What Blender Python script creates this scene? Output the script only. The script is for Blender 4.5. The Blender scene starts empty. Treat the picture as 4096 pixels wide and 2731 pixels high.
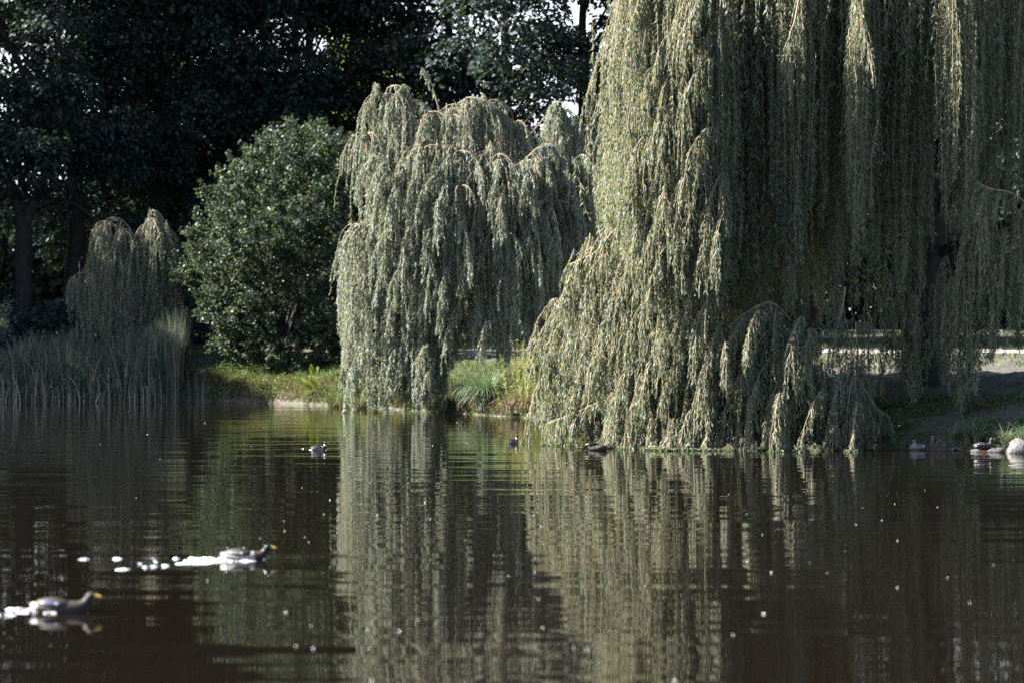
import bpy, math, random
import numpy as np
from mathutils import Vector

rng = np.random.default_rng(11)
random.seed(11)
C = bpy.context.scene.collection
SC = bpy.context.scene

# ------------------------------------------------------------------ layout helpers
F = 9671.0            # focal length in photo pixels (85 mm on 36 mm)
CAMZ, HOR = 2.5, 1390.0
def at(px, py, d):    # photo point at a distance -> place in the park
    return np.array([(px-2048)/F*d, d, CAMZ-(py-HOR)/F*d])
def wx(px, d): return (px-2048)/F*d
def wz(py, d): return CAMZ-(py-HOR)/F*d

SHORE = np.array([(-300,70),(-120,96),(-60,110),(-35,113),(-23.8,112.5),(-15.2,112),(-11.2,109.3),(-7.4,104),(-3.4,95),(-.4,88.5),(1.3,84.5),
                  (3,77),(5.5,68),(8.9,61.0),(10.7,59.2),(12.2,57.3),(20,52),(40,44),(90,38),(300,34)], float)
_xs = np.linspace(-120, 90, 1600); _ys = np.interp(_xs, SHORE[:,0], SHORE[:,1])
_ys += 0.18*np.sin(_xs*2.3)+0.1*np.sin(_xs*5.1+1)
def shore(x): return np.interp(x, _xs, _ys)
def sdist(x, y):
    x = np.asarray(x, float); y = np.asarray(y, float)
    shp = x.shape; xf = x.ravel(); yf = y.ravel(); out = np.empty_like(xf)
    for a in range(0, len(xf), 4000):
        dx = xf[a:a+4000,None]-_xs[None,:]; dy = yf[a:a+4000,None]-_ys[None,:]
        out[a:a+4000] = np.sqrt((dx*dx+dy*dy).min(1))
    out *= np.where(yf > shore(xf), 1, -1)
    return out.reshape(shp)
def sstep(a, b, t):
    t = np.clip((t-a)/(b-a), 0, 1); return t*t*(3-2*t)
def gz(x, y):
    x = np.asarray(x, float); y = np.asarray(y, float)
    s = sdist(x, y)
    bump = 0.06*np.sin(x*1.7+y*.9)+0.05*np.sin(x*3.1-y*2.3+1.3)+0.03*np.sin(x*6.3+y*5.1)
    up = 0.16+1.5*(1-np.exp(-np.maximum(s,0)/2.6))
    up = up + 0.035*np.clip(y-98, 0, 55) + bump*np.clip(s/2,0,1)*np.clip((125-y)/20, .3, 1)
    up = up*np.clip(s/0.25, 0, 1)
    dn = -1.2*(1-np.exp(np.minimum(s,0)/1.6))-0.02
    near = np.where(y < 2, 0.9*sstep(-2, -6, y)*1.0, 0)
    return np.where(s > 0, up, np.where(y < -2, 0.9, dn)) + 0*near

# ------------------------------------------------------------------ materials
def new_mat(name):
    m = bpy.data.materials.new(name); m.use_nodes = True
    nt = m.node_tree; nt.nodes.clear()
    return m, nt, nt.nodes, nt.links
def leaf_mat(name, cols, rough=.45, trans=.35, tint=(1.15,1.2,.55), spec=.22, patch=0.0, patchcol=(.2,.2,.1)):
    """cols: list of (pos, rgb): colour of single leaves, picked at random leaf by leaf"""
    m, nt, N, L = new_mat(name)
    out = N.new('ShaderNodeOutputMaterial'); geo = N.new('ShaderNodeNewGeometry')
    ramp = N.new('ShaderNodeValToRGB'); L.new(geo.outputs['Random Per Island'], ramp.inputs[0])
    cr = ramp.color_ramp
    while len(cr.elements) < len(cols): cr.elements.new(.5)
    for e, (p, c) in zip(cr.elements, cols): e.position = p; e.color = (*c, 1)
    tc = N.new('ShaderNodeTexCoord'); ns = N.new('ShaderNodeTexNoise'); ns.inputs['Scale'].default_value = .9; ns.inputs['Detail'].default_value = 2
    L.new(tc.outputs['Object'], ns.inputs['Vector'])
    mx = N.new('ShaderNodeMix'); mx.data_type = 'RGBA'; mx.blend_type = 'MIX'
    mr = N.new('ShaderNodeMapRange'); mr.inputs['From Min'].default_value = .45; mr.inputs['From Max'].default_value = .7
    mr.inputs['To Max'].default_value = patch
    L.new(ns.outputs['Fac'], mr.inputs['Value']); L.new(mr.outputs[0], mx.inputs['Factor'])
    L.new(ramp.outputs[0], mx.inputs['A']); mx.inputs['B'].default_value = (*patchcol, 1)
    pb = N.new('ShaderNodeBsdfPrincipled'); pb.inputs['Roughness'].default_value = rough; pb.inputs['Specular IOR Level'].default_value = spec
    L.new(mx.outputs['Result'], pb.inputs['Base Color'])
    tr = N.new('ShaderNodeBsdfTranslucent')
    tm = N.new('ShaderNodeMix'); tm.data_type = 'RGBA'; tm.blend_type = 'MULTIPLY'; tm.inputs['Factor'].default_value = 1
    L.new(mx.outputs['Result'], tm.inputs['A']); tm.inputs['B'].default_value = (*tint, 1)
    L.new(tm.outputs['Result'], tr.inputs['Color'])
    ms = N.new('ShaderNodeMixShader'); ms.inputs[0].default_value = trans
    L.new(pb.outputs[0], ms.inputs[1]); L.new(tr.outputs[0], ms.inputs[2]); L.new(ms.outputs[0], out.inputs[0])
    return m
def noise_mat(name, c1, c2, scale=4, rough=.8, bump=.3, detail=6, stretch=(1,1,1), spec=.3, c3=None, scale2=.4):
    m, nt, N, L = new_mat(name)
    out = N.new('ShaderNodeOutputMaterial'); tc = N.new('ShaderNodeTexCoord'); mp = N.new('ShaderNodeMapping')
    mp.inputs['Scale'].default_value = stretch; L.new(tc.outputs['Object'], mp.inputs[0])
    ns = N.new('ShaderNodeTexNoise'); ns.inputs['Scale'].default_value = scale; ns.inputs['Detail'].default_value = detail
    L.new(mp.outputs[0], ns.inputs['Vector'])
    ramp = N.new('ShaderNodeValToRGB'); ramp.color_ramp.elements[0].position = .32; ramp.color_ramp.elements[1].position = .68
    ramp.color_ramp.elements[0].color = (*c1,1); ramp.color_ramp.elements[1].color = (*c2,1)
    L.new(ns.outputs['Fac'], ramp.inputs[0]); col = ramp.outputs[0]
    if c3:
        n2 = N.new('ShaderNodeTexNoise'); n2.inputs['Scale'].default_value = scale2; n2.inputs['Detail'].default_value = 4
        L.new(tc.outputs['Object'], n2.inputs['Vector'])
        r2 = N.new('ShaderNodeMapRange'); r2.inputs['From Min'].default_value = .45; r2.inputs['From Max'].default_value = .6
        L.new(n2.outputs['Fac'], r2.inputs['Value'])
        mx = N.new('ShaderNodeMix'); mx.data_type = 'RGBA'; L.new(r2.outputs[0], mx.inputs['Factor'])
        L.new(col, mx.inputs['A']); mx.inputs['B'].default_value = (*c3,1); col = mx.outputs['Result']
    pb = N.new('ShaderNodeBsdfPrincipled'); pb.inputs['Roughness'].default_value = rough; pb.inputs['Specular IOR Level'].default_value = spec
    L.new(col, pb.inputs['Base Color'])
    if bump:
        b = N.new('ShaderNodeBump'); b.inputs['Strength'].default_value = bump; b.inputs['Distance'].default_value = .05
        L.new(ns.outputs['Fac'], b.inputs['Height']); L.new(b.outputs[0], pb.inputs['Normal'])
    L.new(pb.outputs[0], out.inputs[0])
    return m

M = {}
M['bark'] = noise_mat('bark', (.014,.012,.011), (.042,.036,.031), 9, .9, .8, stretch=(1,1,.25))
M['twig'] = noise_mat('willow_twig', (.20,.14,.09), (.34,.26,.17), 6, .7, .2)
M['limb'] = noise_mat('willow_limb_bark', (.12,.085,.06), (.24,.19,.14), 8, .8, .5, stretch=(1,1,.4))
M['willow_big'] = leaf_mat('large_willow_leaf', [(0,(.085,.108,.078)),(.35,(.135,.163,.122)),(.7,(.192,.216,.168)),(.96,(.29,.30,.25)),(1,(.36,.26,.08))], .55, .36, (1.3,1.3,.55))
M['willow_mid'] = leaf_mat('pale_willow_leaf', [(0,(.128,.158,.14)),(.4,(.21,.245,.22)),(.8,(.29,.322,.295)),(.97,(.39,.40,.355)),(1,(.34,.27,.10))], .55, .36, (1.15,1.25,.65), patch=.4, patchcol=(.25,.225,.15))
M['willow_small'] = leaf_mat('small_willow_leaf', [(0,(.13,.16,.135)),(.5,(.19,.22,.18)),(1,(.27,.28,.21))], .55, .25)
M['bush'] = leaf_mat('round_bush_leaf', [(0,(.028,.04,.034)),(.5,(.046,.063,.05)),(.9,(.08,.10,.065)),(1,(.2,.19,.10))], .5, .3, (1.2,1.35,.45))
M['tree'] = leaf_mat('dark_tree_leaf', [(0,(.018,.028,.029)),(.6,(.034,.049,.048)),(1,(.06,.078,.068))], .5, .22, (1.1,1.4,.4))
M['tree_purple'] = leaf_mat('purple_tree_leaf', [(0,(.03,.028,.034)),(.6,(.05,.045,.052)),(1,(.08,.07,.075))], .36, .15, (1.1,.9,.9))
M['tree_sunlit'] = leaf_mat('sun_coloured_tree_leaf', [(0,(.09,.13,.025)),(.6,(.15,.20,.04)),(1,(.24,.27,.07))], .5, .5, (1.2,1.4,.3))  # sunlight through the leaves is put into their colour
M['grass'] = leaf_mat('grass_blade', [(0,(.05,.085,.028)),(.5,(.085,.125,.04)),(.85,(.15,.16,.07)),(1,(.26,.2,.12))], .5, .35)
M['weed'] = leaf_mat('bank_weed_leaf', [(0,(.05,.09,.03)),(.5,(.09,.14,.045)),(.85,(.14,.19,.06)),(1,(.26,.18,.11))], .5, .35)
M['dry'] = leaf_mat('dry_grass_blade', [(0,(.12,.08,.06)),(.6,(.25,.19,.13)),(1,(.38,.31,.23))], .7, .2)
M['reed'] = leaf_mat('reed_blade', [(0,(.035,.065,.055)),(.4,(.06,.095,.075)),(.68,(.12,.125,.095)),(.85,(.25,.20,.16)),(1,(.42,.35,.29))], .5, .2)
M['reed_dead'] = leaf_mat('dead_reed_stem', [(0,(.28,.22,.18)),(1,(.5,.43,.36))], .7, .1)
M['sedge'] = leaf_mat('sedge_blade', [(0,(.07,.12,.07)),(.5,(.13,.19,.12)),(.85,(.25,.30,.23)),(1,(.36,.34,.26))], .4, .3)
M['goldenrod'] = leaf_mat('yellow_green_weed_leaf', [(0,(.11,.15,.045)),(.5,(.19,.23,.075)),(1,(.31,.31,.13))], .5, .4)
M['bigleaf'] = leaf_mat('broad_leaf', [(0,(.17,.22,.03)),(1,(.24,.27,.04))], .45, .45, (1.2,1.3,.3))
M['ground'] = noise_mat('bank_soil_and_turf', (.045,.035,.03), (.13,.105,.09), 9, .95, .9, c3=(.07,.075,.045), scale2=.7)
M['path'] = noise_mat('pale_gravel', (.17,.155,.145), (.25,.235,.22), 3, .9, .2)
M['rock'] = noise_mat('speckled_stone', (.07,.065,.062), (.17,.155,.15), 14, .85, .6)
M['wood'] = noise_mat('old_wood', (.09,.065,.05), (.22,.17,.13), 12, .85, .5, stretch=(1,1,.3))
M['petal'] = noise_mat('white_fluff', (.75,.73,.7), (.9,.88,.85), 40, .7, 0)

# ------------------------------------------------------------------ mesh helpers
def link(name, me, mats, parent=None, smooth=False):
    o = bpy.data.objects.new(name, me); C.objects.link(o)
    for m in (mats if isinstance(mats, (list,tuple)) else [mats]): me.materials.append(m)
    if smooth: me.polygons.foreach_set('use_smooth', np.ones(len(me.polygons), bool))
    if parent is not None: o.parent = parent; o.location = -Vector(parent.location)
    return o
def quads_mesh(name, V, Q, mi=None):
    V = np.ascontiguousarray(V, np.float32); Q = np.ascontiguousarray(Q, np.int32)
    me = bpy.data.meshes.new(name)
    me.vertices.add(len(V)); me.vertices.foreach_set('co', V.ravel())
    me.loops.add(Q.size); me.loops.foreach_set('vertex_index', Q.ravel())
    me.polygons.add(len(Q)); me.polygons.foreach_set('loop_start', np.arange(0, Q.size, Q.shape[1], dtype=np.int32))
    if mi is not None: me.polygons.foreach_set('material_index', np.ascontiguousarray(mi, np.int32))
    me.update(calc_edges=True); me.validate()
    return me
def tag(o, label=None, cat=None, group=None, kind=None):
    if label: o['label'] = label
    if cat: o['category'] = cat
    if group: o['group'] = group
    if kind: o['kind'] = kind
    return o
def thing(name, label, cat, loc, group=None):
    o = bpy.data.objects.new(name, None); C.objects.link(o); o.location = [float(v) for v in loc]
    o.empty_display_size = .2
    return tag(o, label, cat, group)
def unit(v): return v/np.maximum(np.linalg.norm(v, axis=-1, keepdims=True), 1e-9)
def rnd_dir(n): return unit(rng.normal(size=(n,3)))

def leaf_arrays(P, D, Ln, W, nrm=None, droop=0.0, at_=.45):
    n = len(P); D = unit(D)
    if nrm is None: nrm = rnd_dir(n)
    S = unit(np.cross(D, nrm)); Ln = np.broadcast_to(Ln, n)[:,None]; W = np.broadcast_to(W, n)[:,None]
    mid = P + D*Ln*at_
    tip = P + D*Ln; tip[:,2] -= droop*Ln[:,0]
    V = np.stack([P, mid+S*W/2, tip, mid-S*W/2], 1).reshape(-1,3)
    return V, np.arange(4*n).reshape(-1,4)
class Buf:
    def __init__(s): s.V = []; s.Q = []; s.m = []; s.n = 0
    def add(s, V, Q, mi=0):
        s.V.append(V); s.Q.append(Q+s.n); s.m.append(np.full(len(Q), mi)); s.n += len(V)
    def obj(s, name, mats, parent=None, smooth=False):
        me = quads_mesh(name, np.concatenate(s.V), np.concatenate(s.Q), np.concatenate(s.m))
        return link(name, me, mats, parent, smooth)
def blades(base, h, lean, bend, width, K=4, taper=.15, az=None):
    """curved blades: base (n,3), lean direction angle, bend = sideways share of the height"""
    n = len(base); h = np.broadcast_to(h, n); bend = np.broadcast_to(bend, n); width = np.broadcast_to(width, n)
    t = np.linspace(0, 1, K+1)
    ax = np.stack([np.cos(lean), np.sin(lean), 0*lean], 1)
    fa = lean+math.pi/2 if az is None else az
    side = np.stack([np.cos(fa), np.sin(fa), 0*fa], 1)
    ang = bend[:,None]*1.35*t[None,:]**1.3                      # turning angle along the blade
    seg = h[:,None]/K
    dz = np.cos(ang)*seg; dr = np.sin(ang)*seg
    z = np.concatenate([np.zeros((n,1)), np.cumsum(dz[:,1:], 1)], 1); r = np.concatenate([np.zeros((n,1)), np.cumsum(dr[:,1:], 1)], 1)
    Pc = base[:,None,:] + ax[:,None,:]*r[:,:,None]; Pc[:,:,2] += z
    w = width[:,None]*(1-(1-taper)*t[None,:]**1.6)*.5
    Lf = Pc+side[:,None,:]*w[:,:,None]; Rt = Pc-side[:,None,:]*w[:,:,None]
    V = np.stack([Lf,Rt], 2).reshape(n, -1, 3)
    k = np.arange(K)*2
    q = np.stack([k, k+1, k+3, k+2], 1)
    Q = (q[None]+(np.arange(n)*(2*(K+1)))[:,None,None]).reshape(-1,4)
    return V.reshape(-1,3), Q
def tubes(Pc, rad, sides=3):
    """Pc (n,K,3) centre lines, rad (n,K)"""
    n, K, _ = Pc.shape
    T = np.gradient(Pc, axis=1); T = unit(T)
    ref = np.zeros_like(T); ref[...,0] = .91; ref[...,1] = .4
    par = np.abs((T*ref).sum(-1)) > .95; ref[par] = (0,0,1)
    A = unit(np.cross(T, ref)); B = np.cross(T, A)
    th = np.linspace(0, 2*math.pi, sides, endpoint=False)
    V = Pc[:,:,None,:] + rad[:,:,None,None]*(np.cos(th)[None,None,:,None]*A[:,:,None,:]+np.sin(th)[None,None,:,None]*B[:,:,None,:])
    k = np.arange(K-1); j = np.arange(sides)
    a = (k[:,None]*sides+j[None,:]); b = (k[:,None]*sides+(j[None,:]+1)%sides)
    q = np.stack([a, b, b+sides, a+sides], -1).reshape(-1,4)
    Q = (q[None]+(np.arange(n)*K*sides)[:,None,None]).reshape(-1,4)
    return V.reshape(-1,3), Q
def spline(pts, K=12):
    pts = np.array(pts, float); n = len(pts)
    if n < 3: return pts[0]+(pts[-1]-pts[0])*np.linspace(0,1,K)[:,None]
    t = np.linspace(0, n-1, K); i = np.clip(t.astype(int), 0, n-2); f = (t-i)[:,None]
    g = lambda k: pts[np.clip(k, 0, n-1)]
    p0,p1,p2,p3 = g(i-1),g(i),g(i+1),g(i+2)
    return .5*((2*p1)+(-p0+p2)*f+(2*p0-5*p1+4*p2-p3)*f*f+(-p0+3*p1-3*p2+p3)*f**3)
def limb_tube(buf, pts, r0, r1, K=12, sides=7, wob=.0):
    c = spline(pts, K)
    if wob: c[1:-1] += rng.normal(size=(K-2,3))*wob
    r = np.linspace(r0, r1, K)
    V, Q = tubes(c[None], r[None], sides); buf.add(V, Q)
    return c

# ------------------------------------------------------------------ ground, path, water
def grid(xs, ys, zf):
    X, Y = np.meshgrid(xs, ys); Z = zf(X, Y)
    V = np.stack([X,Y,Z], -1).reshape(-1,3); nx, ny = len(xs), len(ys)
    i = np.arange(ny-1)[:,None]*nx+np.arange(nx-1)[None,:]
    return V, np.stack([i, i+1, i+1+nx, i+nx], -1).reshape(-1,4)
gx = np.unique(np.concatenate([np.linspace(-900,-60,15), np.linspace(-60,-27,45), np.linspace(-27,32,230), np.linspace(32,80,40), np.linspace(80,900,15)]))
gy = np.unique(np.concatenate([np.linspace(-200,-10,8), np.linspace(-10,50,25), np.linspace(50,125,260), np.linspace(125,180,40), np.linspace(180,1500,20)]))
V, Q = grid(gx, gy, gz)
tag(link('ground', quads_mesh('ground', V, Q), M['ground'], smooth=True), kind='structure')
V, Q = grid(np.linspace(-60,80,180), np.linspace(112.6,117.8,8), lambda x,y: gz(x,y)+.02)
V[:,1] += 1.2*np.sin(V[:,0]*.06)
V[:,2] = gz(V[:,0], V[:,1])+.03
tag(link('path', quads_mesh('path', V, Q), M['path'], smooth=True), kind='structure')

def water_mat():
    m, nt, N, L = new_mat('pond_water')
    out = N.new('ShaderNodeOutputMaterial'); tc = N.new('ShaderNodeTexCoord')
    pb = N.new('ShaderNodeBsdfPrincipled'); pb.inputs['Base Color'].default_value = (.0058,.0043,.0028,1)
    pb.inputs['Roughness'].default_value = .02; pb.inputs['IOR'].default_value = 1.33
    prev = None
    for sc, st, amp, det in (((.2,1,1), 1.5, .010, 1.5), ((.4,1,1), 5.0, .0005, 1), ((.3,1,1), .45, .02, 1)):
        mp = N.new('ShaderNodeMapping'); mp.inputs['Scale'].default_value = sc; mp.inputs['Rotation'].default_value = (0,0,.05)
        L.new(tc.outputs['Object'], mp.inputs[0])
        ns = N.new('ShaderNodeTexNoise'); ns.inputs['Scale'].default_value = st; ns.inputs['Detail'].default_value = det
        L.new(mp.outputs[0], ns.inputs['Vector'])
        b = N.new('ShaderNodeBump'); b.inputs['Strength'].default_value = 1; b.inputs['Distance'].default_value = amp
        L.new(ns.outputs['Fac'], b.inputs['Height'])
        if prev: L.new(prev.outputs[0], b.inputs['Normal'])
        prev = b
    L.new(prev.outputs[0], pb.inputs['Normal'])
    L.new(pb.outputs[0], out.inputs[0])
    return m
M['water'] = water_mat()
V, Q = grid(np.linspace(-120,90,106), np.linspace(-6,125,66), lambda x,y: 0*x)
tag(link('water', quads_mesh('water', V, Q), M['water'], smooth=True), kind='structure')

# ------------------------------------------------------------------ willows
def hang(buf_leaf, tw, tress, leaf_len, leaf_w, spacing, depth_spread, min_z=.04, out_c=None, lean=.12):
    """tress: rows of (x, y, ztop, zbot, halfwidth, n strands). Strands hang from the branch and gather towards the tip."""
    for (x, y, zt, zb, hw, n) in tress:
        n = int(n); H = zt-zb
        ux = rng.normal(size=n)*.52; uy = rng.normal(size=n)*.5
        top = rng.random(n)**1.35
        zs = zt - top*.78*H - np.abs(ux)**1.6*.35*min(hw*2.2, H*.4)
        ln = H*rng.uniform(.22,.55,n)+.25
        end = zb + (np.abs(ux)**1.3)*.28*H*rng.uniform(.2,1.2,n) + rng.random(n)**2*.12*H
        ze = np.maximum(np.maximum(zs-ln, end), min_z); ok = zs-ze > .15
        ux, uy, zs, ze = ux[ok], uy[ok], zs[ok], ze[ok]; n = len(zs)
        if n == 0: continue
        f0 = np.clip((zt-zs)/H, 0, 1)
        K = 7; t = np.linspace(0,1,K)[None,:]
        zz = zs[:,None]+(ze-zs)[:,None]*t
        g = np.clip((zt-zz)/H, 0, 1)
        wide = .22+.95*np.minimum(g*2.6,1)-.5*np.clip((g-.55)/.45,0,1)       # narrow at the fork, full, then gathered
        sw = rng.normal(size=(n,1))*.06*hw
        X = x + ux[:,None]*hw*wide + sw*t + .02*np.sin(t*7+rng.random((n,1))*6)
        Y = y + uy[:,None]*depth_spread*wide + rng.normal(size=(n,1))*.05*t
        # first bit leans out of the branch
        az = rng.random((n,1))*2*math.pi
        kick = lean*(1-np.exp(-t*6))
        X = X + np.cos(az)*kick*.6; Y = Y + np.sin(az)*kick*.6
        Pc = np.stack([X,Y,zz], -1)
        Vt, Qt = tubes(Pc, np.broadcast_to(np.linspace(.008,.003,K)[None,:], (n,K)), 3); tw.add(Vt, Qt, 1)
        L_ = zs-ze; cnt = np.maximum((L_/spacing).astype(int), 3); tot = cnt.sum()
        idx = np.repeat(np.arange(n), cnt); tt = rng.random(tot)**.9
        fi = tt*(K-1); i0 = np.clip(fi.astype(int), 0, K-2); fr = (fi-i0)[:,None]
        P = Pc[idx,i0]*(1-fr)+Pc[idx,i0+1]*fr
        a = rng.random(tot)*2*math.pi; op = rng.uniform(.25,.95,tot)
        D = np.stack([np.cos(a)*op, np.sin(a)*op, -np.ones(tot)*rng.uniform(.5,1.1,tot)], 1)
        sc = rng.uniform(.65,1.2,tot)
        Vl, Ql = leaf_arrays(P, D, leaf_len*sc, leaf_w*sc, droop=.12); buf_leaf.add(Vl, Ql, 0)
def shoots(buf_leaf, tw, path, n, ln, leaf_len, leaf_w, r0=.03, r1=.008, droop=1.0):
    """a bare arching branch with leafy side shoots that droop from it"""
    c = spline(path, 14)
    V, Q = tubes(c[None], np.linspace(r0, r1, 14)[None], 5); tw.add(V, Q, 1)
    t = rng.random(n)**.8*13; i = np.clip(t.astype(int),0,12); f = (t-i)[:,None]
    s = c[i]*(1-f)+c[i+1]*f
    tan = unit(c[i+1]-c[i])
    K = 6; tt = np.linspace(0,1,K)[None,:,None]
    a = rng.random(n)*2*math.pi
    d0 = unit(tan*1.0+np.stack([np.cos(a),np.sin(a),0*a],1)*.7)
    L_ = ln*rng.uniform(.4,1.1,n)
    Pc = s[:,None,:]+d0[:,None,:]*(1-np.exp(-tt*2.2))*L_[:,None,None]*.45
    Pc[:,:,2] -= (tt[:,:,0]**1.5)*L_[:,None]*.8*droop
    Pc[:,:,2] = np.maximum(Pc[:,:,2], .05)
    V, Q = tubes(Pc, np.broadcast_to(np.linspace(.007,.003,K)[None,:], (n,K)), 3); tw.add(V, Q, 1)
    per = max(int(ln/.035), 6); idx = np.repeat(np.arange(n), per); tot = len(idx)
    q = rng.random(tot)*(K-1); i0 = np.clip(q.astype(int),0,K-2); fr = (q-i0)[:,None]
    P = Pc[idx,i0]*(1-fr)+Pc[idx,i0+1]*fr; tg = unit(Pc[idx,i0+1]-Pc[idx,i0])
    D = tg+rnd_dir(tot)*.65+np.array([0,0,-.35])
    sc = rng.uniform(.65,1.2,tot)
    V, Q = leaf_arrays(P, D, leaf_len*sc, leaf_w*sc, droop=.1); buf_leaf.add(V, Q, 0)

def boughs(buf_leaf, tw, ctr, spots, leaf_len, leaf_w, ln=.8, ns=34, reach=1.5, left=.35):
    """leafy boughs that lean out of the curtain and arch over: spots are (x, y, z)"""
    for p in spots:
        p = np.array(p); o = p-ctr; o[2] = 0; o = unit(o[None])[0]; o = unit((o+np.array([-left,-.1,0])+rng.normal(size=3)*np.array([.35,.35,0]))[None])[0]
        L_ = reach*rng.uniform(.6,1.25); u = np.array([0,0,1.0])
        path = [p-o*L_*.32-u*L_*.05, p-o*L_*.15+u*L_*.06, p+u*.05*L_, p+o*L_*.3-u*L_*.32, p+o*L_*.42-u*L_*.85]
        path = [np.array([q[0],q[1],max(q[2],.12)]) for q in path]
        shoots(buf_leaf, tw, path, int(ns*rng.uniform(.7,1.3)), ln*rng.uniform(.7,1.25), leaf_len, leaf_w, .016, .006)
def umbrella(buf_leaf, tw, apex, R, nb, n, ln, leaf_len, leaf_w, r0=.022):
    """arching branches that spread from one fork and rain shoots"""
    a0 = rng.random()*6.28
    for k in range(nb):
        a = a0+k*6.283/nb+rng.normal()*.25; r = R*rng.uniform(.7,1.15); dv = np.array([math.cos(a),math.sin(a)*.8,0]); u = np.array([0,0,1.0])
        p = np.array(apex)+rng.normal(size=3)*np.array([.08,.08,.05])-u*rng.random()*.3*R
        shoots(buf_leaf, tw, [p-u*.5*r, p, p+dv*.38*r+u*.10*r, p+dv*.75*r-u*.12*r, p+dv*.98*r-u*.55*r, p+dv*1.05*r-u*1.15*r], n, ln*rng.uniform(.75,1.25), leaf_len, leaf_w, r0, .006, 1.25)
def tr(px, yt, yb, hw_px, d, n):      # a tress from photo measures
    return (wx(px,d), d, wz(yt,d), wz(yb,d), hw_px/F*d, n)

# --- large willow over the water -------------------------------------------------
LW = np.array([11.6, 67.5, float(gz(11.6,67.5))])
root = thing('willow_tree', 'huge weeping willow on the right whose curtains trail in the water', 'willow tree', LW)
tb = Buf()
limb_tube(tb, [LW+(0,0,-.3), LW+(-.1,-.05,2.2), LW+(.1,.1,4.5), LW+(-.1,.2,7), LW+(.1,0,10), LW+(0,.1,14)], .62, .2, 16, 12, .04)
lw_trunk = tb.obj('trunk', M['bark'], root, True)
leaf = Buf(); tw = Buf()
T = []
# long front curtains (px, top, bottom, half width, distance, strands)
for a in [ (2530,-150,640,60,61.5,70),(2505,120,820,42,61.8,60),(2530,-250,980,75,60.6,100),(2590,-300,1120,85,60.2,120),(2560,250,1180,70,60.6,90),
           (2680,-300,1100,90,59.8,130),(2770,-300,1200,90,59.6,130),(2850,-300,1150,75,59.6,90),(2640,350,1250,80,60.0,100),(2760,400,1250,80,59.8,90),
           (2720,650,1330,90,59.5,90),(2870,500,1250,60,59.6,50),
           (2940,-300,1150,55,61.5,26),(3000,-300,1250,55,62.2,12),(3060,-250,1180,50,61.5,14),
           (3130,-300,1040,65,59.5,85),(3210,-300,1080,70,59.2,95),(3170,350,1260,60,59.5,50),(3290,-250,930,50,59.8,45),
           (3430,-300,1060,46,58.6,85),(3400,100,880,36,58.8,30),(3480,-200,900,45,59.5,40),(3350,200,1250,40,60.5,30),
           (3560,-300,1000,55,60.5,60),(3600,150,1180,60,60.3,60),(3500,300,1080,50,60.6,40),(3680,200,1200,60,60.2,60),(3560,-300,700,50,60.5,40),(3640,-300,760,55,60.2,50),(3700,-200,1150,50,60.8,35),
           (3790,-300,900,60,58.8,85),(3870,-300,980,60,58.9,80),(3850,300,1150,50,59.2,40),(3950,-300,1000,70,59.6,60),(4040,-300,900,70,59.8,60),(4120,-300,1100,80,59.8,70),
           (3960,780,1450,90,59.2,80),(4060,800,1350,90,59.4,70),(3880,900,1580,70,59.3,70),(3840,1050,1640,60,59.6,60),(3780,1000,1560,60,60.3,50),
           (3620,900,1560,60,61.0,55),(3660,1150,1610,70,60.8,50),(4100,900,1430,60,60.3,50),
           (2990,900,1350,60,61.5,24),(3090,950,1400,60,61.0,30),(3190,900,1450,60,60.6,45),(3320,950,1350,40,60.8,22),(3330,1150,1560,60,60.6,30),(3440,1180,1560,60,61.0,25),(3520,1200,1600,70,61.2,30)]:
    a = list(a); a[4] += 1.1 if a[0] > 3500 else (1.2 if a[0] > 2900 and a[2] < 1480 else (.4 if a[0] > 2900 and a[2] < 1700 else 0))
    if a[0] > 2900 and a[2] < 1300: a[3] *= .72
    T.append(tr(*a))
    if a[0] < 2900:
        for dd in (1.1, 2.1): T.append(tr(a[0]+rng.normal()*25+20, a[1], a[2]-60, a[3]*1.1, a[4]+dd, a[5]*.8))
# lower skirt: tiers that spread out and touch the water
for a in [ (2360,930,1300,80,62.5,60),(2430,900,1350,80,62,80),(2520,960,1420,80,61.5,90),(2300,1060,1500,70,63.4,60),(2240,1180,1620,55,64.2,55),(2290,1230,1680,60,63.0,70),
           (2370,1150,1690,70,62.0,80),(2460,1180,1700,80,61.3,90),(2560,1150,1720,80,60.8,95),(2660,1180,1740,90,60.3,100),(2760,1150,1770,80,60.0,100),(2850,1230,1790,80,59.8,80),
           (2250,1500,1752,70,64.5,60),(2200,1600,1760,55,65,50),(2330,1480,1775,80,62.6,80),(2420,1480,1780,80,61.8,90),(2510,1480,1785,80,61.2,90),(2600,1500,1788,80,60.7,90),
           (2700,1480,1790,80,60.4,80),(2790,1500,1792,80,60.2,70),(2890,1500,1796,80,60.0,60),
           (2960,1230,1790,70,60.2,60),(3050,1250,1790,80,60.0,70),(3140,1280,1796,80,59.8,75),(3230,1350,1796,70,59.8,60),(2990,1450,1796,70,59.6,50),(3090,1500,1798,70,59.5,50),
           (3190,1520,1798,70,59.4,50),(3290,1500,1796,80,59.6,60),(3370,1560,1796,70,59.7,50),(3440,1600,1798,60,59.8,45),(3290,1420,1740,60,60.2,40),(3420,1420,1720,80,60.6,50)]:
    a = list(a); a[5] = int(a[5]*(1.6 if a[0] > 2900 else 1.0)); T.append(tr(*a))
hang(leaf, tw, T, .125, .026, .026, .55)
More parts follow.
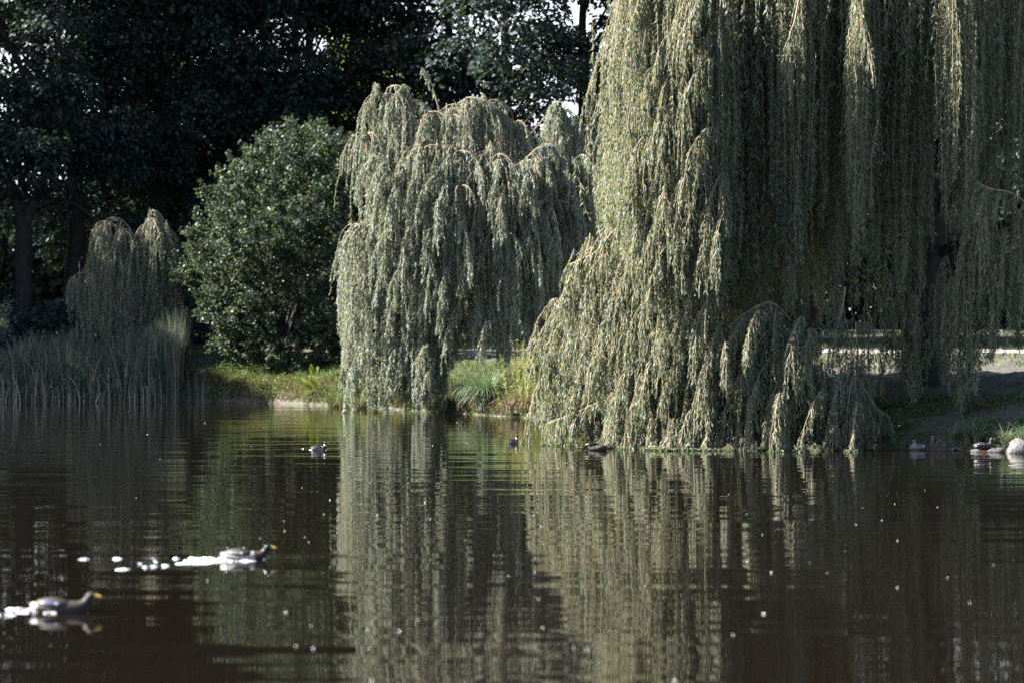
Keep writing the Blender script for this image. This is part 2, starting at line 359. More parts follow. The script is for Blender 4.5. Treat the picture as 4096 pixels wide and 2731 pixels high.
# the sides, back and roof of the dome
T2 = []
for k in range(540):
    a = rng.random()*2*math.pi; rho = 9.0*math.sqrt(rng.uniform(.06,1))
    x = 12.2+rho*math.cos(a)*1.05; y = 68.5+rho*math.sin(a)*.95
    zt = 3+14*math.sqrt(max(0,1-(rho/9.6)**4))*rng.uniform(.85,1.05)
    front = y < 63.5
    zb = max(zt*rng.uniform(.3,.6), 6.5 if front else .8)
    if not front and rho > 6.5 and rng.random() < .55: zb = float(gz(x,y))+rng.uniform(.5,1.6)
    if front and zt < 7.5: continue
    if y < 65 and x > 5.5: continue
    if y > 66 and zb < 3.6 and 13 < x < 21: zb = 3.9
    if x > 5.5 and rng.random() < .9: zb = max(zb, rng.uniform(7.8,10.5))
    if zt-zb < 1: continue
    T2.append((x, y, zt, zb, .8, 46 if zb > 8.5 else 26))
for k in range(190):      # left lobe of the crown, added to shade the right half
    a = rng.random()*2*math.pi; rho = 4.5*math.sqrt(rng.random())
    x = 8.0+rho*math.cos(a); y = 64.9+rho*math.sin(a); zt = 9+10.5*math.sqrt(max(0,1-(rho/4.9)**3))*rng.uniform(.75,1.05)
    T2.append((x, y, zt, zt*rng.uniform(.25,.5) if x < 6.3 else max(zt*.5, rng.uniform(8.2,10)), .7, 34))
for k in range(150):      # wall of extra strands on the sunny side, added to block the sun
    y = rng.uniform(61.4,71.5); x = rng.uniform(3.4,6.3)+.25*max(0,62.5-y); zt = rng.uniform(11,17.5)
    T2.append((x, y, zt, rng.uniform(1.2,5.5), .7, 40))
for k in range(95):      # more added strands, keeping sun off the back curtain
    T2.append((rng.uniform(3.4,10), rng.uniform(71,77.5), rng.uniform(9,15), rng.uniform(3.3,5.5), .7, 40))
hang(leaf, tw, T2, .165, .042, .05, .8, min_z=.1)
LC = np.array([12.2,68.5,0])
sp_ = []
for k in range(150):       # over the lower skirt
    px = rng.uniform(2200,3450); py = rng.uniform(1020,1720)
    if px < 2330 and py < 1150 or (px > 2900 and py < 1250) or (px > 3250 and py < 1480): continue
    d = np.interp(px,[2150,2300,2500,2800,3450],[65,62.8,61,59.7,59.4])
    sp_.append(at(px,py,d-.25+rng.normal()*.3))
for k in range(80):        # over the upper curtains on the left
    px = rng.uniform(2570,2900); py = rng.uniform(-100,1000); d = np.interp(px,[2400,2600,2900],[61.9,60.2,59.3])
    sp_.append(at(px,py,d-.2+rng.normal()*.3))
boughs(leaf, tw, LC, sp_, .125, .026, left=.15)
# arching bare branches with drooping shoots, as they catch the light
def br(d, *pts): return [at(px,py,d+dd) for px,py,dd in pts]
for p, n, ln in [ (br(60,(2900,1240,2),(2790,1150,.5),(2720,1150,0),(2660,1290,-.2),(2630,1450,-.3)), 60, .9),
                  (br(61.5,(2700,1560,1.5),(2560,1590,.2),(2420,1600,0),(2300,1650,.3),(2190,1690,1.2)), 90, .6),
                  (br(61.5,(2620,960,2),(2520,880,.5),(2450,930,0),(2380,1010,.4),(2270,1060,1)), 70, .8),
                  (br(61.5,(2500,100,1),(2440,180,.5),(2390,260,.2),(2340,420,.1)), 34, .9),
                  (br(59.6,(3160,1280,1.5),(3080,1210,.3),(2970,1260,0),(2880,1340,-.1)), 50, .9),
                  (br(59.8,(3080,1230,.6),(3130,1330,.2),(3230,1420,0),(3290,1600,0)), 40, .8),
                  (br(59.4,(4200,900,1),(4060,780,.2),(3960,755,0),(3890,720,.3)), 24, .9),
                  (br(59.6,(3960,755,0),(3930,830,-.1),(3930,960,-.1)), 20, .9),
                  (br(60.4,(3380,1150,.6),(3370,1230,.2),(3340,1350,.1),(3345,1450,0)), 18, .9),
                  (br(60.2,(3310,1540,.6),(3430,1530,.2),(3500,1620,0),(3560,1670,0)), 40, .6),
                  (br(58.4,(3400,-80,.3),(3440,30,.1),(3460,110,0),(3485,280,0)), 22, .8),
                  (br(59.0,(3205,-60,.3),(3180,80,.1),(3160,140,0),(3140,280,0)), 26, .9) ]:
    shoots(leaf, tw, p, n, ln, .125, .025)
crown = leaf.obj('crown', [M['willow_big']], root)
twigs = tw.obj('hanging_twigs', [M['limb'],M['twig']], root)
for pts, r0, r1 in [ ([LW+(0,0,3.2), LW+(-2,-1.5,6), LW+(-4.5,-3.5,7.5), LW+(-7,-5,6.8)], .22,.06), ([LW+(0,0,5), LW+(-1.5,-2.5,9), LW+(-3,-5,11.5), LW+(-4,-7.2,11)], .22,.05),
                     ([LW+(0,0,5.5), LW+(1.5,-3,9.5), LW+(2.2,-6,11.5), LW+(2.6,-8,10.5)], .2,.05), ([LW+(0,0,4.5), LW+(3,-1,8), LW+(5.5,-3,10), LW+(7.5,-4.5,9)], .22,.06),
                     ([LW+(0,0,3.6), LW+(2,-2,4.6), LW+(2.4,-5,6.2), LW+(1.6,-7.6,6.6)], .16,.05), ([LW+(0,0,6), LW+(-3,2,10), LW+(-6,2,11)], .2,.06), ([LW+(0,0,6), LW+(3,3,10), LW+(6,4,10)], .2,.06)]:
    b = Buf(); limb_tube(b, pts, r0, r1, 14, 8, .04); b.obj('limb', M['bark'], root, True)

# --- pale willow in the middle -----------------------------------------------------
mx_, my_ = wx(1748,95.5), 95.5
MW = np.array([mx_, my_, float(gz(mx_,my_))])
root = thing('willow_tree', 'pale grey-green weeping willow standing free in the middle of the far bank', 'willow tree', MW)
tb = Buf()
limb_tube(tb, [MW+(0,0,-.4), MW+(.05,0,2), MW+(-.1,.2,4.5), MW+(.1,.1,7.5), at(1745,480,95.5)], .34, .09, 14, 10, .03)
limb_tube(tb, [at(2012,1425,96.5)+(0,0,-.5), at(2008,1330,96.5), at(2015,1150,96.4), at(2040,900,96.2), at(2120,620,95.8)], .2, .07, 12, 8, .02)
tb.obj('trunk', M['bark'], root, True)
leaf = Buf(); tw = Buf(); T = []
for a in [ (1505,420,1180,60,94.5,85),(1560,370,1050,70,94.2,85),(1610,350,1000,60,93.9,80),(1700,450,1050,95,93.4,100),(1770,520,1000,90,93.2,80),(1850,400,850,100,94,100),
           (1930,370,850,100,94.2,110),(2020,440,900,90,94.2,100),(2090,500,950,70,94.3,70),(2150,600,1000,80,94.0,80),
           (2200,415,950,55,94.4,75),(2235,410,1050,60,94.2,85),(2300,500,1080,60,94.5,75),(2350,560,1000,45,94.7,50),(2385,650,1120,40,95.2,45),(2260,650,1150,90,93.8,90),
           (1680,575,1250,75,92.6,95),(1740,640,1250,80,92.4,90),(1870,520,1050,100,93,100),(1960,560,1000,90,93,80),
           (1600,800,1380,80,93,90),(1520,850,1350,80,93.4,80),(1830,745,1250,70,92.2,85),(1790,830,1320,60,92.4,60),(1900,800,1200,60,92.8,50),(1960,740,1150,80,92.6,60),
           (2010,720,1350,50,92.2,70),(2080,780,1300,70,92.6,60),(2050,700,1250,70,92.8,70),(2160,700,1300,80,93,80),(2130,900,1420,60,92.6,70),(2220,900,1400,80,93.4,70),(2300,850,1350,80,94.2,70),(2370,900,1250,50,95,40),
           (2030,960,1480,48,92.0,80),(2170,1000,1440,60,92.8,60),(1960,1000,1380,50,94.0,30),(1890,950,1360,60,93.6,40),
           (1420,890,1330,45,93.8,60),(1375,990,1380,32,94.2,40),(1455,900,1450,60,93.3,75),(1520,1000,1560,65,93,85),(1600,1020,1600,70,92.7,90),(1680,1000,1620,80,92.5,95),
           (1410,1150,1648,36,94.0,75),(1395,1300,1600,30,94.3,30),(1490,1250,1655,50,93.3,80),(1545,1280,1655,50,93.0,70),(1620,1250,1655,45,92.8,80),(1670,1300,1655,45,92.6,70),(1720,1250,1650,45,92.6,60),(1765,1200,1655,36,92.8,55),
           (1800,1000,1480,60,93,60),(1850,1050,1440,55,93.6,50),(1760,1000,1500,60,93,50),
           (1600,450,1150,120,96.5,60),(1750,480,1100,130,97,60),(1900,450,1100,140,97.5,70),(2060,500,1150,130,97.5,60),(2220,520,1200,130,97.2,60),(2330,700,1300,80,97,40),(1500,950,1500,90,96,50),(1650,900,1500,120,96.8,50),(1860,900,1380,130,97.5,50),(2080,900,1380,130,97.5,40),(2280,900,1330,110,97,40)]:
    px,yt,yb,hw,d,n = a
    T.append(tr(px, yt, yb, hw, d, n*1.15))
hang(leaf, tw, T, .15, .034, .042, .6)
MC = np.array([mx_+.8, my_+.5, 0]); sp_ = []
for k in range(170):
    px = rng.uniform(1400,2380); py = rng.uniform(400,1500)
    if px < 1470 and py < 900: continue
    if py < 620 or px > 1780 and py > 1300 or (1650 < px < 1700 and py < 480) or (2110 < px < 2190 and py < 560) or (px > 2300 and py < 600): continue
    d = 92.4+2.0*abs((px-1850)/550)**2
    sp_.append(at(px,py,d-.3+rng.normal()*.4))
boughs(leaf, tw, MC, sp_, .15, .036, .85, 30, 1.5, .25)
for px,py,d,R,nb in [(1550,400,94.6,.9,8),(1612,372,94,.75,7),(1700,430,94,1.1,9),(1790,430,94.2,1.2,9),(1860,400,94.4,1.1,9),(1950,405,94.4,1.2,9),(2050,470,94.4,1.1,8),(2222,430,94.5,.9,9),(2310,520,94.6,.9,8),(2350,640,95,.7,7),(1690,585,92.8,1.1,8),(1850,560,93,1.1,8),(1980,600,92.9,1.2,8),(2130,620,93,1.2,8),(1500,520,94,.8,7),
                     (1455,905,93.6,.9,8),(1560,880,92.8,1.0,8),(1640,960,92.4,1.0,8),(1830,755,92.2,.8,8),(2020,735,92.2,.9,8),(2200,760,92.8,1.1,8),(2290,800,93.6,1.0,8),(2030,975,91.9,.6,7),(2150,930,92.4,.9,8),(1920,900,92.4,.8,7),(1740,800,92.2,.9,7)]:
    umbrella(leaf, tw, at(px+rng.normal()*15,py+rng.normal()*25,d), R*rng.uniform(.8,1.5), int(nb*rng.uniform(.6,1)), 9, 1.35, .15, .034, .028)
for p, n, ln in [ (br(94,(1740,470,1.2),(1690,410,.5),(1620,400,0),(1540,420,.2)), 60, .8), (br(94,(1745,480,1),(1840,410,.4),(1900,390,0),(2000,440,0),(2090,530,.2)), 90, .8),
                  (br(93,(1790,640,.6),(1740,575,.2),(1690,565,0),(1640,620,0),(1610,730,0)), 60, .8), (br(94.2,(2150,620,.8),(2190,470,.2),(2225,405,0),(2270,470,0)), 60, .8),
                  (br(93,(2060,700,.8),(2140,600,.2),(2210,580,0),(2260,680,0)), 60, .8), (br(92.4,(1910,850,.6),(1860,760,.2),(1825,735,0),(1795,830,0)), 40, .8),
                  (br(93.4,(1640,960,.6),(1540,900,.2),(1450,890,0),(1380,960,0)), 60, .8), (br(92.3,(1980,800,.8),(2060,780,.3),(2100,860,0),(2110,960,0)), 40, .8),
                  (br(92.6,(1640,1030,.3),(1700,1090,0),(1740,1190,0),(1750,1300,0)), 12, .5), (br(95,(1765,470,.2),(1740,380,0),(1715,310,0),(1690,270,0)), 16, .5),
                  (br(94.5,(2280,560,.4),(2330,500,0),(2370,530,0),(2385,620,0)), 24, .7), (br(94.2,(1540,420,.2),(1510,350,0),(1500,350,0),(1470,440,0)), 34, .8),
                  (br(94,(1660,470,.5),(1640,380,.1),(1615,340,0),(1580,400,0)), 40, .7)]:
    shoots(leaf, tw, p, int(n*1.3), ln, .14, .034, .035, .012)
leaf.obj('crown', [M['willow_mid']], root); tw.obj('hanging_twigs', [M['limb'],M['twig']], root)
for pts in ([at(1748,900,95.5),at(1660,620,95),at(1560,420,94.6)],[at(1748,800,95.5),at(1850,560,95),at(1950,420,94.6)],[at(1748,1000,95.5),at(1980,700,95),at(2200,450,94.6)],[at(1748,1150,95.3),at(1600,1000,94.5),at(1440,900,94)]):
    b = Buf(); limb_tube(b, pts, .1, .03, 10, 7, .02); b.obj('limb', M['limb'], root, True)

# --- small willow behind the reeds ----------------------------------------------
d0 = 116.5; sx = wx(520,d0)
SW = np.array([sx, d0, float(gz(sx,d0))])
root = thing('willow_tree', 'small dim weeping willow rising behind the reeds on the left', 'willow tree', SW)
tb = Buf(); limb_tube(tb, [SW+(0,0,-.3), SW+(.05,0,2.2), at(540,1000,d0), at(560,930,d0)], .16, .06, 10, 8, .02); tb.obj('trunk', M['bark'], root, True)
leaf = Buf(); tw = Buf(); T = []
for a in [ (390,890,1300,40,115.6,60),(430,880,1350,45,115.2,70),(480,900,1360,45,115,75),(540,950,1360,45,115,70),(590,870,1340,40,115.2,65),(625,850,1350,38,115.4,70),(665,880,1340,36,115.8,60),(690,1000,1350,36,116,40),
           (370,1000,1370,36,115.6,50),(430,1050,1390,50,115,60),(520,1050,1390,50,115,60),(600,1050,1380,50,115.2,60),(660,1100,1370,50,115.8,50),(720,1180,1390,40,116.4,30),(340,1060,1360,25,116,25),(290,1090,1250,20,116,14),(280,1110,1300,10,116,6),(310,1090,1330,10,116,6),
           (450,920,1300,90,118,50),(600,900,1300,80,118,50)]:
    a = list(a); a[5] = int(a[5]*1.7); T.append(tr(*a))
hang(leaf, tw, T, .15, .034, .05, .5, min_z=1.0)
for p, n, ln in [(br(115.4,(545,960,.4),(490,880,.1),(420,880,0),(370,960,0),(350,1060,0)),40,.8),(br(115.4,(560,950,.4),(600,860,0),(612,840,0),(650,870,0),(690,980,0)),40,.8),(br(115.8,(420,1090,.4),(350,1090,.1),(300,1100,0),(265,1160,0)),26,.6),(br(115.4,(560,960,.2),(620,900,0),(640,960,0)),10,.6)]:
    shoots(leaf, tw, p, n, ln, .14, .034, .03, .012)
for px,py,R in [(435,900,.95),(500,930,.8),(560,960,.8),(612,868,.85),(655,930,.8)]:
    umbrella(leaf, tw, at(px,py+rng.normal()*20,115.2), R*rng.uniform(.7,1.3), 6, 8, 1.6, .15, .034, .026)
leaf.obj('crown', [M['willow_small']], root); tw.obj('hanging_twigs', [M['limb'],M['twig']], root)

# ------------------------------------------------------------------ round bush
def in_hull(rows, y):   # left/right edge of the bush by height
    return np.interp(y, rows[:,0], rows[:,1]), np.interp(y, rows[:,0], rows[:,2])
bd = 113.5
bx = wx(1120,bd); BB = np.array([bx, bd, float(gz(bx,bd))])
root = thing('round_bush', 'big rounded dark green bush left of the pale middle willow', 'bush', BB)
leaf = Buf(); tb = Buf()
hull = np.array([(470,1120,1170),(520,1040,1260),(560,980,1380),(640,890,1450),(720,835,1480),(820,790,1500),(900,760,1515),(960,725,1520),(1040,722,1520),(1130,750,1510),(1230,800,1500),(1300,840,1480),(1400,880,1450),(1450,960,1400)], float)
nsh = 1500
yy = rng.uniform(470,1440,nsh*2); l, r = in_hull(hull, yy); keep = rng.random(nsh*2) < (r-l)/800*1.0; yy, l, r = yy[keep]+40, l[keep]+62, r[keep]+65; n = len(yy)
a = rng.random(n)*2*math.pi
cxp = (l+r)/2; hw = (r-l)/2/F*bd
ctr = np.stack([wx(cxp,bd), np.full(n,bd), wz(yy,bd)], 1)
nse = 1+.07*np.sin(a*5+yy*.011)+.07*np.sin(a*9-yy*.03)+.07*np.sin(a*14+yy*.05)+.05*rng.normal(size=n)
rad = hw*nse*np.where(rng.random(n)<.72, rng.uniform(.86,1.0,n), rng.uniform(.35,.86,n))
outw = np.stack([np.cos(a), np.sin(a), 0*a], 1)
S = ctr+outw*rad[:,None]*np.array([1,.95,1])
up = np.clip((1000-yy)/500, -.5, 1.1)
ax = unit(outw*.8+np.array([0,0,1])*(.55+up[:,None]*.7)+rng.normal(size=(n,3))*.25)
shl = rng.uniform(.4,1.0,n)
V, Q = tubes(np.stack([S-ax*.2, S+ax*shl[:,None]*.5, S+ax*shl[:,None]], 1), np.broadcast_to(np.array([[.012,.008,.004]]),(n,3)), 3); tb.add(V,Q)
per = 46; idx = np.repeat(np.arange(n), per); m = len(idx)
t = rng.random(m)*1.1-.15
P = S[idx]+ax[idx]*(shl[idx]*t)[:,None]+rng.normal(size=(m,3))*.07
D = rnd_dir(m)+ax[idx]*.5; N_ = unit(np.array([0,0,1.0])+outw[idx]*.4+rng.normal(size=(m,3))*.55)
sc = rng.uniform(.6,1.25,m)
V, Q = leaf_arrays(P, D, .17*sc, .115*sc, N_, droop=.15, at_=.5); leaf.add(V,Q,0)
for k in range(14):
    a_ = rng.random()*6.28; limb_tube(tb, [BB+(0,0,-.2), BB+(math.cos(a_)*.8,math.sin(a_)*.8,2.5), BB+(math.cos(a_)*2,math.sin(a_)*2,rng.uniform(4.5,7.5))], .11, .03, 8, 6, .03)
tb.obj('stems', M['bark'], root, True); leaf.obj('foliage', [M['bush']], root)

# ------------------------------------------------------------------ tall trees behind
def tall_tree(px, d, H, R, label, mat='tree', zlow=4.0, nclump=46, per=520, leafs=.30, name='tree', trunk_r=.42, fork=None, lean=0, clumps=None, group='tall trees behind the pond', xx=None):
    x = wx(px,d) if xx is None else xx; g = float(gz(x,d))
    B = np.array([x, d, g]); root = thing(name, label, 'tree', B, group)
    tb = Buf(); leaf = Buf()
    top = B+np.array([lean, 0, H*.9])
    if fork:
        limb_tube(tb, [B+(0,0,-.4), B+(0,0,fork*.5), B+(0,0,fork)], trunk_r*1.2, trunk_r, 8, 10, .03)
        limb_tube(tb, [B+(0,0,fork-.2), B+(-.9,0,fork+2.5), B+(-1.9,.3,fork+6), B+(-2.6,.5,H*.8)], trunk_r*.7, .1, 12, 8, .05)
        limb_tube(tb, [B+(0,0,fork-.2), B+(1.0,.1,fork+2.5), B+(1.6,.2,fork+6), B+(2.2,.1,H*.85)], trunk_r*.75, .1, 12, 8, .05)
        limb_tube(tb, [B+(0.5,0,fork+1), B+(2.6,.1,fork+1.2), B+(4.4,.2,fork-.3)], trunk_r*.4, .06, 10, 7, .05)
    else:
        limb_tube(tb, [B+(0,0,-.4), B+(lean*.2,0,H*.3), B+(lean*.6,.1,H*.6), top], trunk_r*1.2, .09, 14, 10, .05)
    cl = []
    for k in range(int(nclump*1.6)):
        u = rng.random(); z = zlow+(H-zlow)*u
        prof = math.sqrt(max(.03, 1-((z-zlow-(H-zlow)*.42)/((H-zlow)*.6))**2))
        rr = R*prof*rng.uniform(.35,1.0); a = rng.random()*2*math.pi
        cl.append((x+lean*z/H+rr*math.cos(a), d+rr*math.sin(a)*.9, g+z, rng.uniform(1.1,2.1)))
    if clumps: cl += clumps
    for i, (cx, cy, cz, cr) in enumerate(cl):
        n = int(per*(cr/1.6)**2)
        v = rnd_dir(n); v[:,2] = np.where(rng.random(n)<.6, np.abs(v[:,2]), v[:,2])
        rad = cr*rng.uniform(.35,1.0,n)**.5*(1+.25*np.sin(v[:,0]*5+i)*np.cos(v[:,1]*4))
        P = np.array([cx,cy,cz])+v*rad[:,None]*np.array([1.1,1.1,.72])
        D = v*np.array([1,1,.3])+rng.normal(size=(n,3))*.5+np.array([0,0,-.45])
        N_ = unit(np.array([0,0,1.0])+v*.5+rng.normal(size=(n,3))*.45)
        sc = rng.uniform(.6,1.2,n)
        V, Q = leaf_arrays(P, D, leafs*sc, leafs*.72*sc, N_, droop=.12, at_=.5); leaf.add(V,Q,0)
        if i % 2 == 0:
            z0 = max(g+2, cz-rng.uniform(1.5,3.5)); s = np.array([x+lean*(z0-g)/H, d, z0])
            limb_tube(tb, [s, (s+np.array([cx,cy,cz]))/2+np.array([0,0,.5]), np.array([cx,cy,cz])], .11, .03, 7, 5, .06)
    tb.obj('trunk', M['bark'], root, True); leaf.obj('crown', [M[mat]], root)
    return root
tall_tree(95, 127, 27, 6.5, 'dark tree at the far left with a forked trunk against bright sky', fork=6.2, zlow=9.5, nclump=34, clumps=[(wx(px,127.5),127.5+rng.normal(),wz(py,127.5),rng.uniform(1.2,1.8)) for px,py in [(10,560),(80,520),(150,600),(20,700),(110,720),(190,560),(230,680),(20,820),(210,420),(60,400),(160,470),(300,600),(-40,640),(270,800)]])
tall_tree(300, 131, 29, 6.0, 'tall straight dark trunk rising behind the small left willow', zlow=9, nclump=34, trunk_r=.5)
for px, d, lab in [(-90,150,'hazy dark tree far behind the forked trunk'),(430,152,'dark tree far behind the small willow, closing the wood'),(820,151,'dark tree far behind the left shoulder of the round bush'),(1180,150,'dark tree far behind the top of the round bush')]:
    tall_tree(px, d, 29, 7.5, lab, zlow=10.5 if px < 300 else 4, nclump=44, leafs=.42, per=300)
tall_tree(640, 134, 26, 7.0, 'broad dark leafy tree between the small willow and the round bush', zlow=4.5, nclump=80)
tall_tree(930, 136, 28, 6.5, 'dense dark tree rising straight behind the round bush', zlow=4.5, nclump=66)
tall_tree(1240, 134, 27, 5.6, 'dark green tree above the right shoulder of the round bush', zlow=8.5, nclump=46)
tall_tree(1470, 146, 18, 5.0, 'yellow-green tree coloured as if sunlit, glimpsed deep between the dark ones', mat='tree_sunlit', zlow=4, nclump=44)
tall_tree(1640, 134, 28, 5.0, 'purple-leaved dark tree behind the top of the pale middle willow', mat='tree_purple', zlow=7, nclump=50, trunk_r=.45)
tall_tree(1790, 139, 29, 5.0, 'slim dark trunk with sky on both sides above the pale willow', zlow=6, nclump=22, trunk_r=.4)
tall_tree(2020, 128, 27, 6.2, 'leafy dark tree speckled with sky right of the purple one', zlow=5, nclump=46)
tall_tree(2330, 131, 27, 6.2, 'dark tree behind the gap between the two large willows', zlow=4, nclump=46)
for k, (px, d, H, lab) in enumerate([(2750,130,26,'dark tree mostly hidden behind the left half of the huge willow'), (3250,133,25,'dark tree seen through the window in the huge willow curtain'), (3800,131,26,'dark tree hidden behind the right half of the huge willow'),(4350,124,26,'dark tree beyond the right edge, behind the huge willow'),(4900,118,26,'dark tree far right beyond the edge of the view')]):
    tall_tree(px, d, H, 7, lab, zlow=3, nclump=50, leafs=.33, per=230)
# off to the left, where their shade falls on the reeds and the small willow
for k, (x, d, H) in enumerate([(-46,133,27),(-45,111.5,26),(-43,128,29),(-38,134,27),(-45,118.5,25),(-49,124,28),(-57,122,29)]):
    tall_tree(0, d, H, 7, 'dark tree standing left of the view, shading the reeds', zlow=2, nclump=64, leafs=.45, per=230, xx=x, group='trees shading the left bank')

# far wood and understorey
def mass(name, x0, x1, d0, d1, z0, z1, n, mat, size, kind='stuff'):
    x = rng.uniform(x0,x1,n); y = rng.uniform(d0,d1,n)
    top = z0+(z1-z0)*(.78+.12*np.sin(x*.33)+.10*np.sin(x*.9+2))*(1-.5*np.exp(-((x+33)/4.5)**2)*(z1>8))
    z = gz(x,y)+z0+(top-z0)*rng.random(n)
    P = np.stack([x,y,z],1); sc = rng.uniform(.6,1.3,n)
    V,Q = leaf_arrays(P, rnd_dir(n)+np.array([0,0,-.4]), size*sc, size*.7*sc, unit(np.array([0,0,1.0])+rng.normal(size=(n,3))*.7)); b = Buf(); b.add(V,Q,0)
    return tag(b.obj(name, [M[mat]]), kind=kind)
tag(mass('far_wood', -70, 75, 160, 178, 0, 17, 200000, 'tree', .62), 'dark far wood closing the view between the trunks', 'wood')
tag(mass('undergrowth', -45, -4, 121, 133, 0, 3.6, 26000, 'tree', .3), 'dark undergrowth below the tall trees on the left', 'undergrowth')

# ------------------------------------------------------------------ bank plants
def scatter(n, x0, x1, s0, s1):
    out = []
    while sum(len(o) for o in out) < n:
        x = rng.uniform(x0,x1,n); y = shore(x)+rng.uniform(-1,16,n)*1.6
        s = sdist(x,y); k = (s>s0)&(s<s1); x,y = x[k],y[k]
        out.append(np.stack([x,y,gz(x,y)],1))
    return np.concatenate(out)[:n]
b = Buf()
B_ = scatter(46000, -17, 2.5, .05, 6); n = len(B_)
V,Q = blades(B_+(0,0,-.02), rng.uniform(.08,.32,n), rng.random(n)*6.28, rng.uniform(.1,.9,n), rng.uniform(.012,.03,n), 3); b.add(V,Q,0)
B_ = scatter(17000, -17, 2.5, .0, 1.1); n = len(B_)
V,Q = blades(B_+(0,0,-.02), rng.uniform(.15,.5,n), rng.normal(size=n)*.8-1.57, rng.uniform(.5,1.6,n), rng.uniform(.018,.035,n), 4); h_ = len(Q)//4*0+ (n*6//10)*4; b.add(V,Q[:h_],1); b.V.append(np.zeros((0,3))); b.Q.append(Q[h_:]+b.n-len(V)); b.m.append(np.zeros(len(Q)-h_))
B_ = scatter(5000, 9, 24, .3, 7); n = len(B_)
V,Q = blades(B_+(0,0,-.02), rng.uniform(.04,.16,n), rng.random(n)*6.28, rng.uniform(.1,.9,n), rng.uniform(.008,.016,n), 3); b.add(V,Q,0)
x = rng.uniform(-22,40,30000); y = rng.uniform(98,150,30000); k = (sdist(x,y)>3)&~((y>112)&(y<118.5)); x,y=x[k],y[k]; n=len(x)
V,Q = blades(np.stack([x,y,gz(x,y)-.02],1), rng.uniform(.1,.3,n), rng.random(n)*6.28, rng.uniform(.1,.7,n), rng.uniform(.03,.06,n), 2); b.add(V,Q,0)
tag(b.obj('grass', [M['grass'],M['dry']]), 'short green and dry grass on the bank', 'grass', kind='stuff')

def weed_patch(buf, cx, cy, r, n, h, ls, mi=0):
    a = rng.random(n)*6.28; rr = r*np.sqrt(rng.random(n)); x = cx+rr*np.cos(a); y = cy+rr*np.sin(a)
    z = gz(x,y)+h*(1-(rr/r)**2)*rng.random(n)+.02
    sc = rng.uniform(.5,1.2,n)
    V,Q = leaf_arrays(np.stack([x,y,z],1), rnd_dir(n)*np.array([1,1,.5]), ls*sc, ls*.5*sc, unit(np.array([0,-.3,1.0])+rng.normal(size=(n,3))*.5), droop=.2); buf.add(V,Q,mi)
b = Buf()
for k in range(90):
    px = rng.uniform(760,1480); x = wx(px,106); yb = float(shore(x)); weed_patch(b, x, yb+rng.uniform(.1,2.6), rng.uniform(.3,.8), 160, rng.uniform(.2,.55), .11)
for k in range(60):
    x = rng.uniform(-9,2) if k % 2 else rng.uniform(-15,2); weed_patch(b, x, float(shore(x))+rng.uniform(.0,.35), rng.uniform(.25,.5), 130, rng.uniform(.15,.45), .10)
tag(b.obj('bank_weeds', [M['weed']]), 'low leafy weeds crowding the bank left of the pale willow', 'weeds', kind='stuff')
b = Buf()
for k in range(190):
    px = rng.uniform(3440,4150); x = wx(px,61); yb = float(shore(x)); weed_patch(b, x, yb+.15+rng.random()**1.6*5, rng.uniform(.12,.36), 46, rng.uniform(.06,.26), .085)
tag(b.obj('ground_cover', [M['weed']]), 'low green ground cover on the bare soil below the huge willow', 'ground cover', kind='stuff')

# reeds
b = Buf()
n = 7500; x = rng.uniform(-25.5,-15.3,n); y = shore(x)-1.6+rng.uniform(0,4.2,n)
hgt = rng.uniform(2.3,3.7,n)*(1+.12*np.sin(x*1.1)+.08*np.sin(x*2.7))*np.interp(x,[-25.5,-22,-20,-17,-15.3],[.82,.85,.9,1.05,1.0])
V,Q = blades(np.stack([x,y,np.minimum(gz(x,y),0)-.0],1), hgt, rng.random(n)*6.28, rng.uniform(.02,.5,n)*np.where(x > -17.2, .4, rng.choice([.5,1,1.6],n)), rng.uniform(.03,.065,n), 6, .1, az=rng.normal(size=n)*.8); b.add(V,Q,0)
n = 420; x = rng.uniform(-25.5,-15.8,n); y = shore(x)-1.7+rng.uniform(0,1.2,n)
V,Q = blades(np.stack([x,y,0*x-.1],1), rng.uniform(.4,1.7,n), rng.random(n)*6.28, rng.uniform(.0,.6,n), rng.uniform(.02,.05,n), 3, .6, az=rng.normal(size=n)*.5); b.add(V,Q,1)
n = 46; x = rng.uniform(-15.3,-14.0,n); y = shore(x)-1.1+rng.uniform(0,.9,n)
V,Q = blades(np.stack([x,y,0*x-.1],1), rng.uniform(.9,1.9,n), rng.random(n)*6.28, rng.uniform(.05,.4,n), .025, 5, .1, az=rng.normal(size=n)*.6); b.add(V,Q,0)
tag(b.obj('reeds', [M['reed'],M['reed_dead']]), 'tall reed bed with pale dead stems standing in the water', 'reeds', kind='stuff')

def tussock(name, label, c, n, h, bend, w, mats, cat='plant', group=None, dry=.1, spread=.15, azc=None):
    root = thing(name, label, cat, c, group); b = Buf()
    m = int(n*(1-dry))
    for cnt, mi, hh, bb in ((m,0,1,1),(n-m,1,.8,1.35)):
        if cnt <= 0: continue
        a = rng.random(cnt)*6.28 if azc is None else azc+rng.normal(size=cnt)*1.3
        base = np.array(c)[None]+np.stack([np.cos(a)*spread*rng.random(cnt),np.sin(a)*spread*rng.random(cnt),0*a-.03],1)
        V,Q = blades(base, h*hh*rng.uniform(.55,1.1,cnt), a+rng.normal(size=cnt)*.3, bend*bb*rng.uniform(.4,1.25,cnt), w*rng.uniform(.7,1.2,cnt), 7, .12); b.add(V,Q,mi)
    b.obj('blades', mats, root); return root
def gp(px, d, dz=0):
    x = wx(px,d); return np.array([x,d,max(float(gz(x,d)),-.02)+dz])
def sp2(px):
    x = wx(px,90); y = float(shore(x))+.45; return np.array([x,y,float(gz(x,y))])
